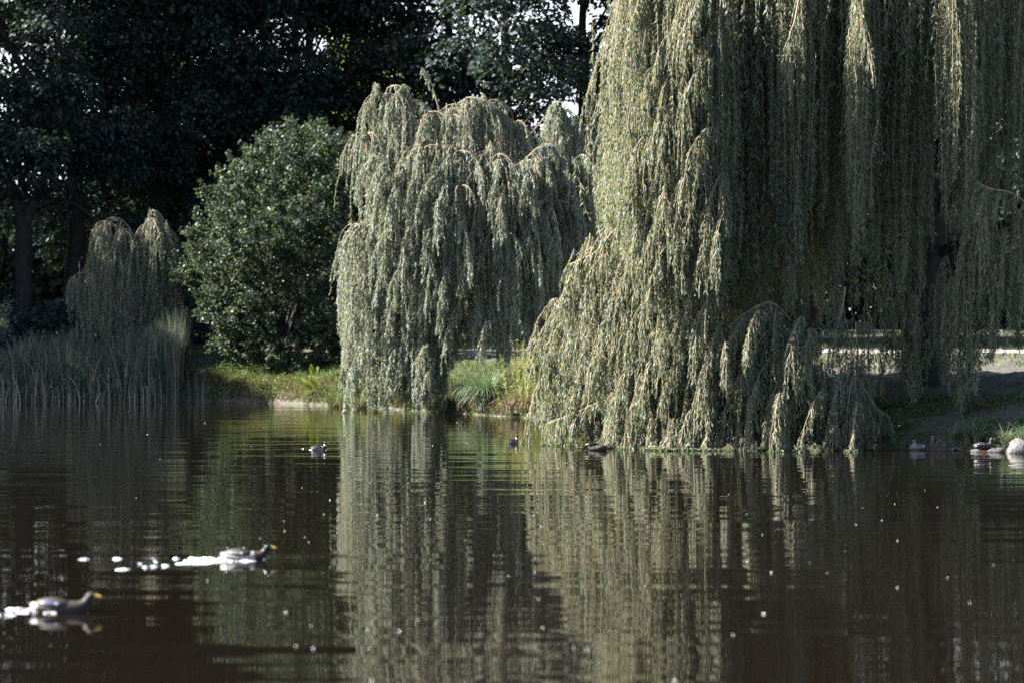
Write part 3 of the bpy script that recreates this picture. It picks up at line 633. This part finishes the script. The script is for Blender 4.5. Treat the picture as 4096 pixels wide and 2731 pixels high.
tussock('sedge_tussock', 'large silvery arching grass tussock right of the pale willow at the waterline', sp2(1945), 900, 2.0, 1.55, .035, [M['sedge'],M['dry']], group='grass tussocks by the pale willow', spread=.35)
tussock('sedge_tussock', 'smaller green grass tussock leaning on the silvery one', sp2(1850), 420, 1.5, 1.5, .03, [M['sedge'],M['dry']], group='grass tussocks by the pale willow', spread=.3)
tussock('sedge_tussock', 'dry brown tussock fringe below the yellow-green weeds', sp2(2085), 420, 1.1, 1.5, .035, [M['dry'],M['dry']], group='grass tussocks by the pale willow', spread=.7)
def sp_at(px):
    x = wx(px,59.2); y = float(shore(x))+.22; return np.array([x,y,float(gz(x,y))])
for i,(px,d,n,h,lab) in enumerate([(3810,59.5,34,.55,'small splayed sedge beside the wooden stake'),(3868,59.6,60,.75,'tall sedge tuft left of the duck on the stone'),(3900,60.6,46,.7,'sedge tuft just behind the duck on the stone'),(3985,59.4,56,.62,'sedge tuft between the standing duck and the big stone'),(4040,60.2,50,.62,'sedge tuft above the big stone'),(4085,59.8,50,.55,'sedge tuft at the right edge of the bank'),(3560,60.7,60,.38,'low drooping grass tuft left of the resting ducks')]):
    tussock('sedge_tuft', lab, sp_at(px), int(n*1.5), h*1.2, 1.2, .026, [M['sedge'],M['dry']], group='sedge tufts on the right bank', dry=.25, spread=.1)
for i,(px,d) in enumerate([(1340,102.5),(1385,101),(1440,100)]):
    tussock('grass_tussock', ['drooping grass tuft beside the big yellow leaves','drooping grass tuft left of the willow tress','drooping grass tuft under the leftmost willow tress'][i], gp(px,d), 200, 1.0, 1.4, .025, [M['grass'],M['dry']], group='drooping grass on the mid bank', dry=.35, spread=.3)
def weed(name, label, c, h, n, r, mat, group):
    root = thing(name, label, 'plant', c, group); b = Buf(); s = Buf()
    ns = 16; a = rng.random(ns)*6.28; rr = r*np.sqrt(rng.random(ns))
    base = np.array(c)+np.stack([rr*np.cos(a)*.6, rr*np.sin(a)*.6, 0*a-.05],1); tip = base+np.stack([rr*np.cos(a)*.6, rr*np.sin(a)*.6, h*rng.uniform(.65,1.05,ns)],1)
    V,Q = tubes(np.stack([base,(base+tip)/2,tip],1), np.broadcast_to(np.array([[.012,.009,.004]]),(ns,3)),4); s.add(V,Q)
    idx = rng.integers(0,ns,n); t = rng.random(n)**.8
    P = base[idx]+(tip-base)[idx]*t[:,None]; a = rng.random(n)*6.28
    D = np.stack([np.cos(a),np.sin(a),rng.uniform(-.2,.6,n)],1); sz = .17*(1.15-t*.6)*rng.uniform(.6,1.2,n)
    V,Q = leaf_arrays(P, D, sz, sz*.3, unit(np.array([0,0,1.0])+rng.normal(size=(n,3))*.4), droop=.35); b.add(V,Q,0)
    s.obj('stems', M['twig'], root); b.obj('foliage', [mat], root)
for i,(px,d,h,lab,mt) in enumerate([(2000,90,1.75,'leafy green weed rising behind the silvery tussock','weed'),(2060,90.5,2.0,'tall brown-tinged weed right of the tussock','goldenrod'),(2110,89.5,2.15,'tallest yellow-green weed with plumed tips','goldenrod'),(2160,89,1.9,'yellow-green weed with curled tips near the huge willow','goldenrod'),(2205,88,1.7,'yellow-green weed half hidden by the huge willow','goldenrod'),(2050,88.4,1.2,'low yellow-green weed right at the tussock foot','goldenrod'),(2120,87.4,1.2,'low leafy weed above the dry brown fringe','goldenrod'),(2185,86.4,1.2,'low leafy weed beside the trailing willow skirt','weed')]):
    weed('tall_weed', lab, gp(px,d), h, 900, .6, M[mt], 'tall weeds between the willows')

# big yellow leaves
c = gp(1235,106.2); root = thing('broadleaf_plant', 'plant with a few big yellow-green paddle leaves on the bank edge', 'plant', c)
def paddle(base, az, el, L_, W_, roll):
    K = 9; t = np.linspace(0,1,K); D = np.array([math.cos(az)*math.cos(el),math.sin(az)*math.cos(el),math.sin(el)])
    S = unit(np.cross(D, np.array([math.cos(roll),math.sin(roll),.3]))[None])[0]; Nn = np.cross(S,D)
    w = W_*np.sin(np.pi*np.clip(t*.97+.03,0,1)**.8)**.8*.5
    ctr = np.array(base)+D*L_*t[:,None]+Nn*(.12*L_*np.sin(t*2.6))[:,None]
    V = np.stack([ctr+S*w[:,None]+Nn*w[:,None]*.25, ctr, ctr-S*w[:,None]+Nn*w[:,None]*.25],1).reshape(-1,3)
    q=[]
    for k in range(K-1):
        for j in range(2): q.append((k*3+j,k*3+j+1,(k+1)*3+j+1,(k+1)*3+j))
    return V, np.array(q)
for (px,py,az,el,L_,W_,rl) in [(1245,1560,2.6,.75,.75,.26,-1.2),(1262,1548,2.2,1.1,.6,.3,-1.5),(1248,1495,2.1,1.25,.48,.2,-1.4),(1262,1490,.9,1.0,.35,.17,-1.7)]:
    b = Buf(); V,Q = paddle(at(px,py,105.4),az,el,L_,W_,rl); b.add(V,Q); p0 = at(px,py,105.4)
    V2,Q2 = tubes(np.stack([np.array([c[0],105.6,c[2]]),(c+p0)/2,p0])[None], np.array([[.018,.014,.01]]),5); b.add(V2,Q2)
    b.obj('leaf', [M['bigleaf']], root, True)
# shrub poking in at the left edge
c = gp(-40,116.8); root = thing('edge_shrub', 'grey-leaved shrub poking in at the far left edge behind the reeds', 'bush', c); b = Buf(); tb = Buf()
for k in range(26):
    tip = at(rng.uniform(-160,60), rng.uniform(1195,1350), 116.5+rng.normal()*.6); cc = limb_tube(tb, [c+(0,0,-.2), (c+tip)/2+(0,0,.5), tip], .03,.008,8,4)
    n = 120; i = rng.integers(3,8,n); P = cc[i]+rng.normal(size=(n,3))*.16
    V,Q = leaf_arrays(P, rnd_dir(n)+np.array([.3,0,-.4]), .17*rng.uniform(.6,1.2,n), .05*rng.uniform(.7,1.2,n)); b.add(V,Q,0)
tb.obj('stems', M['bark'], root); b.obj('foliage',[M['willow_small']],root)

# ------------------------------------------------------------------ stones, log, stake
def rock(name, label, c, sx, sy, sz, seed, cat='stone'):
    r = np.random.default_rng(seed); nu, nv = 20, 12
    u = np.linspace(0,2*math.pi,nu,endpoint=False); v = np.linspace(-math.pi/2,math.pi/2,nv)
    U,Vv = np.meshgrid(u,v); X=np.cos(U)*np.cos(Vv); Y=np.sin(U)*np.cos(Vv); Z=np.sin(Vv)
    k = 1+.13*np.sin(3*X+r.random()*6+2*Z)+.1*np.sin(5*Y+4*X+r.random()*6)+.05*r.normal(size=X.shape)*np.cos(Vv)
    Vx = np.stack([X*k*sx,Y*k*sy,Z*k*sz],-1).reshape(-1,3)+np.array(c)
    q=[]
    for j in range(nv-1):
        for i in range(nu): q.append((j*nu+i,j*nu+(i+1)%nu,(j+1)*nu+(i+1)%nu,(j+1)*nu+i))
    me = quads_mesh(name, Vx-np.array(c), np.array(q)); o = link(name, me, M['rock'], smooth=True); o.location = c
    return tag(o, label, cat)
rock('stone', 'large speckled grey boulder at the right edge of the waterline', at(4085,1815,57.6)*np.array([1,1,0])+(0,0,.05), .36,.3,.26, 3)
rock('stone', 'flat dark stone at the waterline left of the large boulder', at(3990,1812,58.0)*np.array([1,1,0])+(0,0,.02), .2,.16,.1, 5)
rock('stone', 'low dark stone under the feet of the standing duck', at(3925,1815,58.2)*np.array([1,1,0])+(0,0,-.01), .26,.18,.09, 8)
p = at(3825,1790,58.9)*np.array([1,1,0])+(0,0,.03)
b = Buf(); limb_tube(b, [p+(-.14,0,-.01),p+(0,.02,.01),p+(.16,.03,0)], .035,.028,7,8,.004); tag(b.obj('log', M['wood'], None, True), 'short pale log lying at the waterline under the sedges', 'log')
p = gp(3728,59.55); b = Buf()
cc = np.array([p+(0,0,-.2),p+(.005,0,.03),p+(.01,0,.2),p+(.01,0,.22),p+(.01,0,.222)]); V,Q = tubes(cc[None], np.array([[.05,.05,.048,.044,.001]]),10); b.add(V,Q)
tag(b.obj('wooden_stake', M['wood'], None, True), 'sawn wooden stake stuck in the bank beside the sedges', 'stake')

# ------------------------------------------------------------------ far things under the willows
def paint(name, c, r=.35):
    return noise_mat(name, c, tuple(v*1.08 for v in c), 3, r, 0, spec=.5)
M['car_blue']=paint('pale_blue_paint',(.22,.38,.5)); M['car_white']=paint('white_paint',(.6,.6,.62)); M['glass']=paint('dark_glass',(.03,.035,.04),.08); M['tyre']=paint('tyre_rubber',(.02,.02,.02),.8); M['dark_board']=paint('dark_board',(.03,.028,.03),.6)
cd = 131.0; cx_ = wx(2075,cd); cg = np.array([cx_,cd,float(gz(cx_,cd))])
root = thing('parked_car', 'small pale blue and white car half hidden behind the pale willow strands', 'car', cg)
def prism(prof, w, inset=0):      # side profile (x,z) swept across the car
    pr = np.array(prof, float); n = len(pr)
    ys = [-w/2, -w/2+.12, w/2-.12, w/2]; sc = [.94,1,1,.94]; ctr = pr.mean(0)
    V = np.concatenate([np.stack([(pr[:,0]-ctr[0])*k+ctr[0], np.full(n,y), (pr[:,1]-ctr[1])*k+ctr[1]],1) for y,k in zip(ys,sc)])
    q = [(a*n+i, a*n+(i+1)%n, (a+1)*n+(i+1)%n, (a+1)*n+i) for a in range(3) for i in range(n)]
    tri = []
    for off in (0, 3*n):
        for i in range(0,n-2): tri.append((off, off+i+1, off+i+2, off+i+2))
    bm_me = bpy.data.meshes.new('body'); bm_me.from_pydata(V.tolist(), [], [list(t) for t in q]+[list(range(n)), list(range(3*n,4*n))]); bm_me.update(); return bm_me
def at_car(o): o.parent = root; o.location = (0,0,0); return o
def put(name, me, mat):
    o = bpy.data.objects.new(name, me); C.objects.link(o); me.materials.append(mat); return at_car(o)
put('body', prism([(-1.95,.3),(-1.98,.62),(-1.85,.82),(-1.0,.92),(1.2,.95),(1.85,.86),(1.97,.6),(1.95,.3)],1.7), M['car_white'])
put('roof', prism([(-1.05,.9),(-.45,1.38),(-.3,1.45),(.9,1.45),(1.15,1.36),(1.6,.9)],1.5), M['car_blue'])
for sy in (-1,1):
    me = bpy.data.meshes.new('window'); me.from_pydata([(-.85,sy*.755,.96),(-.42,sy*.74,1.33),(.92,sy*.74,1.35),(1.35,sy*.755,.96)],[],[(0,1,2,3)]); put('window', me, M['glass'])
    for sx_ in (-1.25,1.25):
        b = Buf(); Vt,Qt = tubes(np.array([[(sx_,sy*.62,.31),(sx_,sy*.63,.31),(sx_,sy*.84,.31),(sx_,sy*.86,.31)]]), np.array([[.01,.31,.31,.01]]), 18); b.add(Vt,Qt)
        o = b.obj('wheel', M['tyre'], None, True); at_car(o)
pd = 86.0; pp = gp(3452,pd); root = thing('notice_board', 'dark board on two thin legs seen through the window in the huge willow', 'board', pp)
zb_ = wz(1338,pd)-pp[2]; hb = 92/F*pd*.9
def boxm(x0,x1,y0,y1,z0,z1):
    me = bpy.data.meshes.new('panel'); me.from_pydata([(x,y,z) for x in (x0,x1) for y in (y0,y1) for z in (z0,z1)],[],[(0,1,3,2),(4,6,7,5),(0,4,5,1),(2,3,7,6),(0,2,6,4),(1,5,7,3)]); return me
put('panel', boxm(-.26,.26,-.03,.03,zb_,zb_+hb*.62), M['dark_board'])
for sx_ in (-.19,.19): put('leg', boxm(sx_-.03,sx_+.03,-.025,.025,-.2,zb_-.002), M['dark_board'])

# ------------------------------------------------------------------ ducks
def plain(name, c, rough=.6, c2=None, scale=30): return noise_mat(name, c, c2 or tuple(v*1.6 for v in c), scale, rough, 0)
M['d_grey']=plain('grey_feathers',(.15,.14,.13),.6,(.27,.255,.24),60); M['d_brown']=plain('brown_feathers',(.017,.013,.011),.6,(.065,.05,.04),45); M['d_breast']=plain('chestnut_feathers',(.03,.017,.013))
M['d_green']=noise_mat('dark_green_head',(.006,.014,.012),(.012,.028,.02),20,.3,0); M['d_black']=plain('black_feathers',(.012,.012,.013)); M['d_white']=plain('white_feathers',(.5,.48,.46),.6,(.65,.63,.6))
M['d_bill']=plain('yellow_bill',(.5,.36,.08),.4); M['d_orange']=plain('orange_foot',(.5,.14,.03),.5); M['d_blue']=plain('blue_wing_patch',(.05,.06,.25),.4)
def duck(label, loc, az, kind='drake', pose='swim', scale=1.0, group='ducks'):
    root = thing('duck', label, 'duck', (0,0,0), group)
    # spine from tail to crown of the head (x forward, z up), radii across / up-down
    if pose == 'rest':      # head drawn in and turned back
        sp = [(-.27,.10,.012,.008,'d_black'),(-.22,.085,.045,.03,'d_white'),(-.14,.07,.085,.065,0),(-.03,.065,.11,.09,0),(.08,.07,.105,.095,0),(.15,.095,.085,.085,1),(.175,.15,.055,.06,1),(.165,.20,.042,.046,2),(.155,.235,.045,.045,2),(.15,.262,.036,.032,2),(.15,.278,.008,.008,2)]
    elif pose == 'low':     # neck tucked, long and flat
        sp = [(-.29,.075,.012,.008,'d_brown'),(-.22,.07,.05,.03,0),(-.13,.065,.09,.06,0),(0,.06,.11,.075,0),(.12,.06,.10,.075,0),(.19,.075,.075,.065,1),(.225,.115,.046,.05,2),(.235,.15,.04,.042,2),(.245,.178,.042,.036,2),(.25,.2,.028,.022,2),(.25,.21,.008,.006,2)]
    elif pose == 'dash':     # swimming fast: neck forward, head low
        sp = [(-.29,.12,.012,.008,'d_black'),(-.24,.095,.045,.03,'d_white'),(-.15,.07,.085,.062,0),(-.03,.058,.108,.08,0),(.09,.055,.10,.082,0),(.17,.07,.075,.07,1),(.225,.105,.046,.048,1),(.25,.135,.036,.04,2),(.27,.162,.04,.042,2),(.285,.185,.043,.04,2),(.295,.205,.03,.026,2),(.297,.216,.008,.006,2)]
    elif pose == 'preen':
        sp = [(-.24,.12,.02,.012,'d_black'),(-.19,.10,.05,.04,'d_white'),(-.11,.08,.09,.08,0),(0,.075,.115,.105,0),(.08,.085,.11,.105,0),(.13,.12,.08,.085,1),(.13,.17,.05,.055,1),(.11,.21,.038,.042,2),(.08,.235,.03,.035,2),(.07,.25,.008,.01,2)]
    else:
        sp = [(-.27,.115,.012,.008,'d_black'),(-.22,.09,.045,.03,'d_white'),(-.14,.07,.085,.065,0),(-.03,.06,.11,.085,0),(.08,.06,.105,.09,0),(.16,.08,.08,.08,1),(.20,.13,.048,.052,1),(.21,.175,.036,.04,'d_white' if kind=='drake' else 2),(.215,.21,.039,.042,2),(.225,.245,.044,.042,2),(.232,.272,.03,.028,2),(.233,.285,.008,.007,2)]
    names = {0:'d_grey' if kind=='drake' else 'd_brown',1:'d_breast' if kind=='drake' else 'd_brown',2:'d_green' if kind=='drake' else 'd_brown'}
    pts = np.array([(s[0],0,s[1]) for s in sp]); ra = np.array([s[2] for s in sp]); rb = np.array([s[3] for s in sp])
    K = 40; cn = spline(pts,K); t = np.linspace(0,len(sp)-1,K); ra = np.interp(t,np.arange(len(sp)),ra); rb = np.interp(t,np.arange(len(sp)),rb)
    T_ = unit(np.gradient(cn,axis=0)); B_ = np.tile([0,1.,0],(K,1)); Nn = np.cross(T_,B_); th = np.linspace(0,2*math.pi,16,endpoint=False)
    V = cn[:,None,:]+ra[:,None,None]*np.cos(th)[None,:,None]*B_[:,None,:]+rb[:,None,None]*np.sin(th)[None,:,None]*Nn[:,None,:]
    mats = []; mi = []
    q=[]
    for k in range(K-1):
        nm = sp[int(round((t[k]+t[k+1])/2))][4]; nm = names.get(nm,nm)
        if nm not in mats: mats.append(nm)
        for j in range(16): q.append((k*16+j,k*16+(j+1)%16,(k+1)*16+(j+1)%16,(k+1)*16+j)); mi.append(mats.index(nm))
    link('body', quads_mesh('body', V.reshape(-1,3), np.array(q), mi), [M[m] for m in mats], root, True)
    wz_ = .085 if pose!='low' else .08
    for s in (-1,1):        # folded wing, a curved shell along each flank
        nu,nv = 12,7; u=np.linspace(0,1,nu); v=np.linspace(0,1,nv); Vx=[]
        for a in u:
            xx = .13-.37*a; wd = math.sin(math.pi*min(1,a*.93+.07))**.6
            for c_ in v:
                ang = (.15+1.1*c_)*1.0
                Vx.append((xx, s*(.118*wd*math.cos(ang)+.004)*(1-.25*a), wz_+.035*a+.088*wd*math.sin(ang)-.012))
        qq=[(i*nv+j,i*nv+j+1,(i+1)*nv+j+1,(i+1)*nv+j) for i in range(nu-1) for j in range(nv-1)]
        wm = ['d_grey' if kind=='drake' else 'd_brown','d_white','d_blue']
        mi=[(1 if (j==1 and i in (4,8)) else (2 if (j==1 and 5<=i<=7) else 0)) for i in range(nu-1) for j in range(nv-1)]
        if kind=='drake': wm[0]='d_brown'; wm[2]='d_grey'
        if pose in ('rest','low'): wm[1]='d_brown'; wm[2]='d_brown'
        link('wing', quads_mesh('wing', np.array(Vx), np.array(qq), mi), [M[m] for m in wm], root, True)
    hx,hz = cn[-8][0],cn[-8][2]
    hd = -1 if pose=='preen' else 1
    b = Buf(); cb = np.array([(hx+hd*.03,0,hz+.0),(hx+hd*.055,0,hz-.008),(hx+hd*.08,0,hz-.016),(hx+hd*.098,0,hz-.017),(hx+hd*.102,0,hz-.017)])
    Tb = tubes(cb[None], np.array([[.019,.016,.015,.013,.002]]),8); Vb = Tb[0].copy(); b.add(Vb,Tb[1]); bo=b.obj('bill',M['d_bill'],root,True)
    for s in (-1,1):
        b = Buf(); e = np.array([(hx+hd*.018,s*.030,hz+.012),(hx+hd*.018,s*.040,hz+.012),(hx+hd*.018,s*.0405,hz+.012)]); V2,Q2=tubes(e[None],np.array([[.006,.006,.0005]]),6); b.add(V2,Q2); b.obj('eye',M['d_black'],root,True)
    if pose in ('stand',):
        for s in (-1,1):
            b=Buf(); V2,Q2=tubes(np.array([[(0.0,s*.045,.0),(0.01,s*.045,-.05),(.0,s*.045,-.085),(.05,s*.05,-.09),(.07,s*.05,-.092)]]),np.array([[.012,.009,.008,.012,.002]]),6); b.add(V2,Q2); b.obj('foot',M['d_orange'],root,True)
    root.location = [float(v) for v in loc]; root.rotation_euler = (0,0,az); root.scale = (scale,)*3
    return root
def wat(px, py, dz=0): d = CAMZ*F/(py-HOR); return np.array([wx(px,d), d, dz])
duck('drake swimming right at the head of a long white wake', wat(975,2238,-.03), .05, 'drake', 'dash', 1.0)
duck('brown duck swimming right at the lower left edge of the water', wat(240,2447,-.03), .05, 'hen', 'dash', 1.02)
duck('pale duck swimming alone in front of the far bank, left of the pale reflection', wat(1274,1800,-.02), .5, 'drake', 'swim', .85)
duck('dark duck seen from behind, just left of the huge willow skirt', wat(2052,1772,-.02), 1.0, 'drake', 'swim', .85)
duck('brown duck swimming left along the edge of the huge willow', wat(2395,1800,-.02), math.pi, 'hen', 'low', .95)
duck('pale-bellied duck preening at the waterline below the ground cover', wat(3662,1798,.0), 2.9, 'drake', 'preen', 1.05)
duck('dark duck standing on the low stone beside the sedges', np.array([*wat(3932,1812)[:2],.1]), .25, 'hen', 'stand', .98)
duck('grey-backed duck asleep among leaves on the bank', gp(3612,60.9,.0), .6, 'hen', 'rest', .72)

# wakes: low wavelets, their sun and sky glints painted on as white patches
def glint_mat():
    m, nt, N, L = new_mat('wake_painted_glint')
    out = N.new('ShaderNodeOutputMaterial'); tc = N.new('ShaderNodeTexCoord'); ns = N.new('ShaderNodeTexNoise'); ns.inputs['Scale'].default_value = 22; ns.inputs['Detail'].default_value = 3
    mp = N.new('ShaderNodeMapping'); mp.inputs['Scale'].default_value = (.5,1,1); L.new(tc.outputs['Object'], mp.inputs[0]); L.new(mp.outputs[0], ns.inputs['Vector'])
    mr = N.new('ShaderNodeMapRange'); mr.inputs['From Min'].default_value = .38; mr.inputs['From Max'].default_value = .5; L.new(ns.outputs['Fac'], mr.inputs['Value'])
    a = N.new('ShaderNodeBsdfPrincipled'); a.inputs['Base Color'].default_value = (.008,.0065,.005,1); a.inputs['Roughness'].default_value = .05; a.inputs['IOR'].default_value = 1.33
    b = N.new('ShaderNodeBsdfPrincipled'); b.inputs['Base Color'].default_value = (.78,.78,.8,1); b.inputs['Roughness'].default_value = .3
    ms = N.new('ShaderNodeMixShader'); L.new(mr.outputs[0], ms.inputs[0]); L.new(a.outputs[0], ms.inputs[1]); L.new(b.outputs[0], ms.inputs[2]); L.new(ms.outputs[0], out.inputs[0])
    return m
M['glint'] = glint_mat()
def wavelets(name, label, items):
    b = Buf()
    for (px,py,lpx,hpx,slant) in items:
        p = wat(px,py); sc = p[1]/F; L_ = lpx*sc/2; W_ = max(.03, hpx*sc*.95); Hh = .10*W_+.012
        nu,nv=14,9; u=np.linspace(-1,1,nu); v=np.linspace(-1,1,nv); U,Vv=np.meshgrid(u,v)
        w = np.sqrt(np.clip(1-U**2,0,1))*W_
        Z = Hh*np.clip(1-U**2,0,1)**.7*(np.cos(Vv*math.pi)+1)/2*1.2 -.001+.004*rng.normal(size=U.shape)*(np.abs(Vv)<.9)*(np.abs(U)<.95)
        V=np.stack([p[0]+U*L_, p[1]+Vv*w+U*L_*slant, Z],-1).reshape(-1,3); i=np.arange(nv-1)[:,None]*nu+np.arange(nu-1)[None]
        b.add(V,np.stack([i,i+1,i+1+nu,i+nu],-1).reshape(-1,4))
    o = b.obj(name,[M['glint']],None,True)
    return tag(o, label, 'wake', kind='structure')
wavelets('wake', 'wake with painted white glints trailing behind the swimming drake',
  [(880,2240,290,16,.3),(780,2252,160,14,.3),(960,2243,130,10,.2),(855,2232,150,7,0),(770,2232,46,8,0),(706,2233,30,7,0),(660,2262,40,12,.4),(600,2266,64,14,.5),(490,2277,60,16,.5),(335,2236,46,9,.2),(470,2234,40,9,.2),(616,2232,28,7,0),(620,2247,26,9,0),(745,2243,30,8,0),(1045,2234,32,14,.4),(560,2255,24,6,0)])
wavelets('wake', 'wake with painted white glints behind the brown duck at the lower left',
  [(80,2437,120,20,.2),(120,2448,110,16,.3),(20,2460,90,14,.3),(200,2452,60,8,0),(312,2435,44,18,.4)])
wavelets('wake', 'thin wavelets with painted white glints around the pale duck', [(1262,1798,56,4,.1),(1300,1797,16,4,.4),(1212,1794,10,4,0)])

# ------------------------------------------------------------------ floating fluff
sp = [(1700,2010,7),(1510,2060,6),(1722,2075,5),(1295,2055,5),(1140,2122,6),(1138,2082,5),(1220,2150,5),(1235,2168,5),(1040,2152,5),(975,2190,6),(910,2190,5),(905,2285,6),(830,2322,9),(1145,2450,12),(1185,2585,12),(1255,2595,13),(1470,2520,10),(1600,2525,12),(1670,2480,7),(1245,2502,8),(1475,2595,9),(1488,2725,14),
 (2135,2060,5),(2165,2105,5),(2140,2290,8),(2035,2305,6),(2155,2395,7),(2580,2345,6),(2990,2245,8),(2987,2055,5),(3085,2290,11),(3057,2455,12),(2933,2540,11),(2700,2725,15),(2350,2600,9),(2295,2592,8),(3425,2098,6),(3528,2080,5),(3750,2028,5),(3590,2160,5),(3975,2260,5),(3880,2410,6),(3580,2015,5),(2915,1975,4),(3140,2016,4),(3450,2030,4),(3050,2138,5),(2172,2510,9),(1868,1770,4),(2860,2412,7),(1730,1780,4),(1830,1688,5),(590,1738,5),(820,1690,3),(1005,1785,3),(640,1835,4),(545,1990,4),(400,1775,3),(1320,2000,6),(1208,1950,4),(1480,1930,4),(1860,2160,4),(3790,2310,5),(3700,1960,4),(3310,2290,5),(3240,2250,4),(2720,1880,4),(3590,2350,9)]
me0 = None
for i,(px,py,s) in enumerate(sp):
    p = wat(px,py,.004); r = s*p[1]/F*.36
    nu,nv=8,5; u=np.linspace(0,2*math.pi,nu,endpoint=False); v=np.linspace(-1.5,1.5,nv); U,Vv=np.meshgrid(u,v); k=1+.25*rng.normal(size=U.shape)*np.cos(Vv)
    V=np.stack([np.cos(U)*np.cos(Vv)*k*r*1.15,np.sin(U)*np.cos(Vv)*k*r,np.sin(Vv)*k*r*.55+r*.35],-1).reshape(-1,3)
    q=np.array([(j*nu+a,j*nu+(a+1)%nu,(j+1)*nu+(a+1)%nu,(j+1)*nu+a) for j in range(nv-1) for a in range(nu)])
    o = link('floating_fluff', quads_mesh('floating_fluff',V,q), M['petal'], None, True); o.location=[float(v) for v in p]
    tag(o,'tiny white speck of fluff floating on the dark open water','fluff','white fluff floating on the pond')

# ------------------------------------------------------------------ camera, light, sky
cam = bpy.data.cameras.new('camera'); co = bpy.data.objects.new('camera', cam); C.objects.link(co); SC.camera = co
co.location = (0,0,CAMZ); co.rotation_euler = (math.pi/2,0,0)
cam.lens = 85; cam.sensor_width = 36; cam.shift_y = (HOR-1365.5)/4096; cam.clip_end = 4000; cam.clip_start = .1
cam.dof.use_dof = True; cam.dof.focus_distance = 61; cam.dof.aperture_fstop = 1.3
to_sun = Vector((-.77,.04,.62)).normalized()
sun = bpy.data.lights.new('sun','SUN'); sun.energy = 5.0; sun.angle = math.radians(.5); sun.color = (1,.98,.94)
so = bpy.data.objects.new('sun', sun); C.objects.link(so); so.rotation_euler = to_sun.to_track_quat('Z','Y').to_euler()
w = bpy.data.worlds.new('World'); SC.world = w; w.use_nodes = True
nt = w.node_tree; bg = nt.nodes['Background']; sky = nt.nodes.new('ShaderNodeTexSky'); sky.sky_type = 'NISHITA'; sky.sun_disc = False
sky.sun_elevation = math.asin(to_sun.z); sky.sun_rotation = math.atan2(to_sun.x, to_sun.y); sky.dust_density = .8; sky.air_density = 1.0
tcw = nt.nodes.new('ShaderNodeTexCoord'); sep = nt.nodes.new('ShaderNodeSeparateXYZ'); nt.links.new(tcw.outputs['Generated'], sep.inputs[0])
mrw = nt.nodes.new('ShaderNodeMapRange'); mrw.inputs['From Min'].default_value = .30; mrw.inputs['From Max'].default_value = .10; nt.links.new(sep.outputs['Z'], mrw.inputs['Value'])
mxw = nt.nodes.new('ShaderNodeMix'); mxw.data_type = 'RGBA'; mry = nt.nodes.new('ShaderNodeMapRange'); mry.inputs['From Min'].default_value = .72; mry.inputs['From Max'].default_value = .9; nt.links.new(sep.outputs['Y'], mry.inputs['Value'])
mul = nt.nodes.new('ShaderNodeMath'); mul.operation = 'MULTIPLY'; nt.links.new(mrw.outputs[0], mul.inputs[0]); nt.links.new(mry.outputs[0], mul.inputs[1])
nt.links.new(mul.outputs[0], mxw.inputs['Factor'])      # white glow added low in the sky, only behind the wood
nt.links.new(sky.outputs[0], mxw.inputs['A']); mxw.inputs['B'].default_value = (7.5,7.8,8.4,1)
nt.links.new(mxw.outputs['Result'], bg.inputs[0]); bg.inputs[1].default_value = .05
SC.view_settings.view_transform = 'Standard'; SC.view_settings.look = 'None'; SC.view_settings.exposure = 2.4; SC.view_settings.gamma = 1
cy = SC.cycles; cy.use_denoising = False; cy.use_adaptive_sampling = False; cy.max_bounces = 5; cy.diffuse_bounces = 1; cy.glossy_bounces = 3; cy.transmission_bounces = 4
cy.sample_clamp_indirect = 6
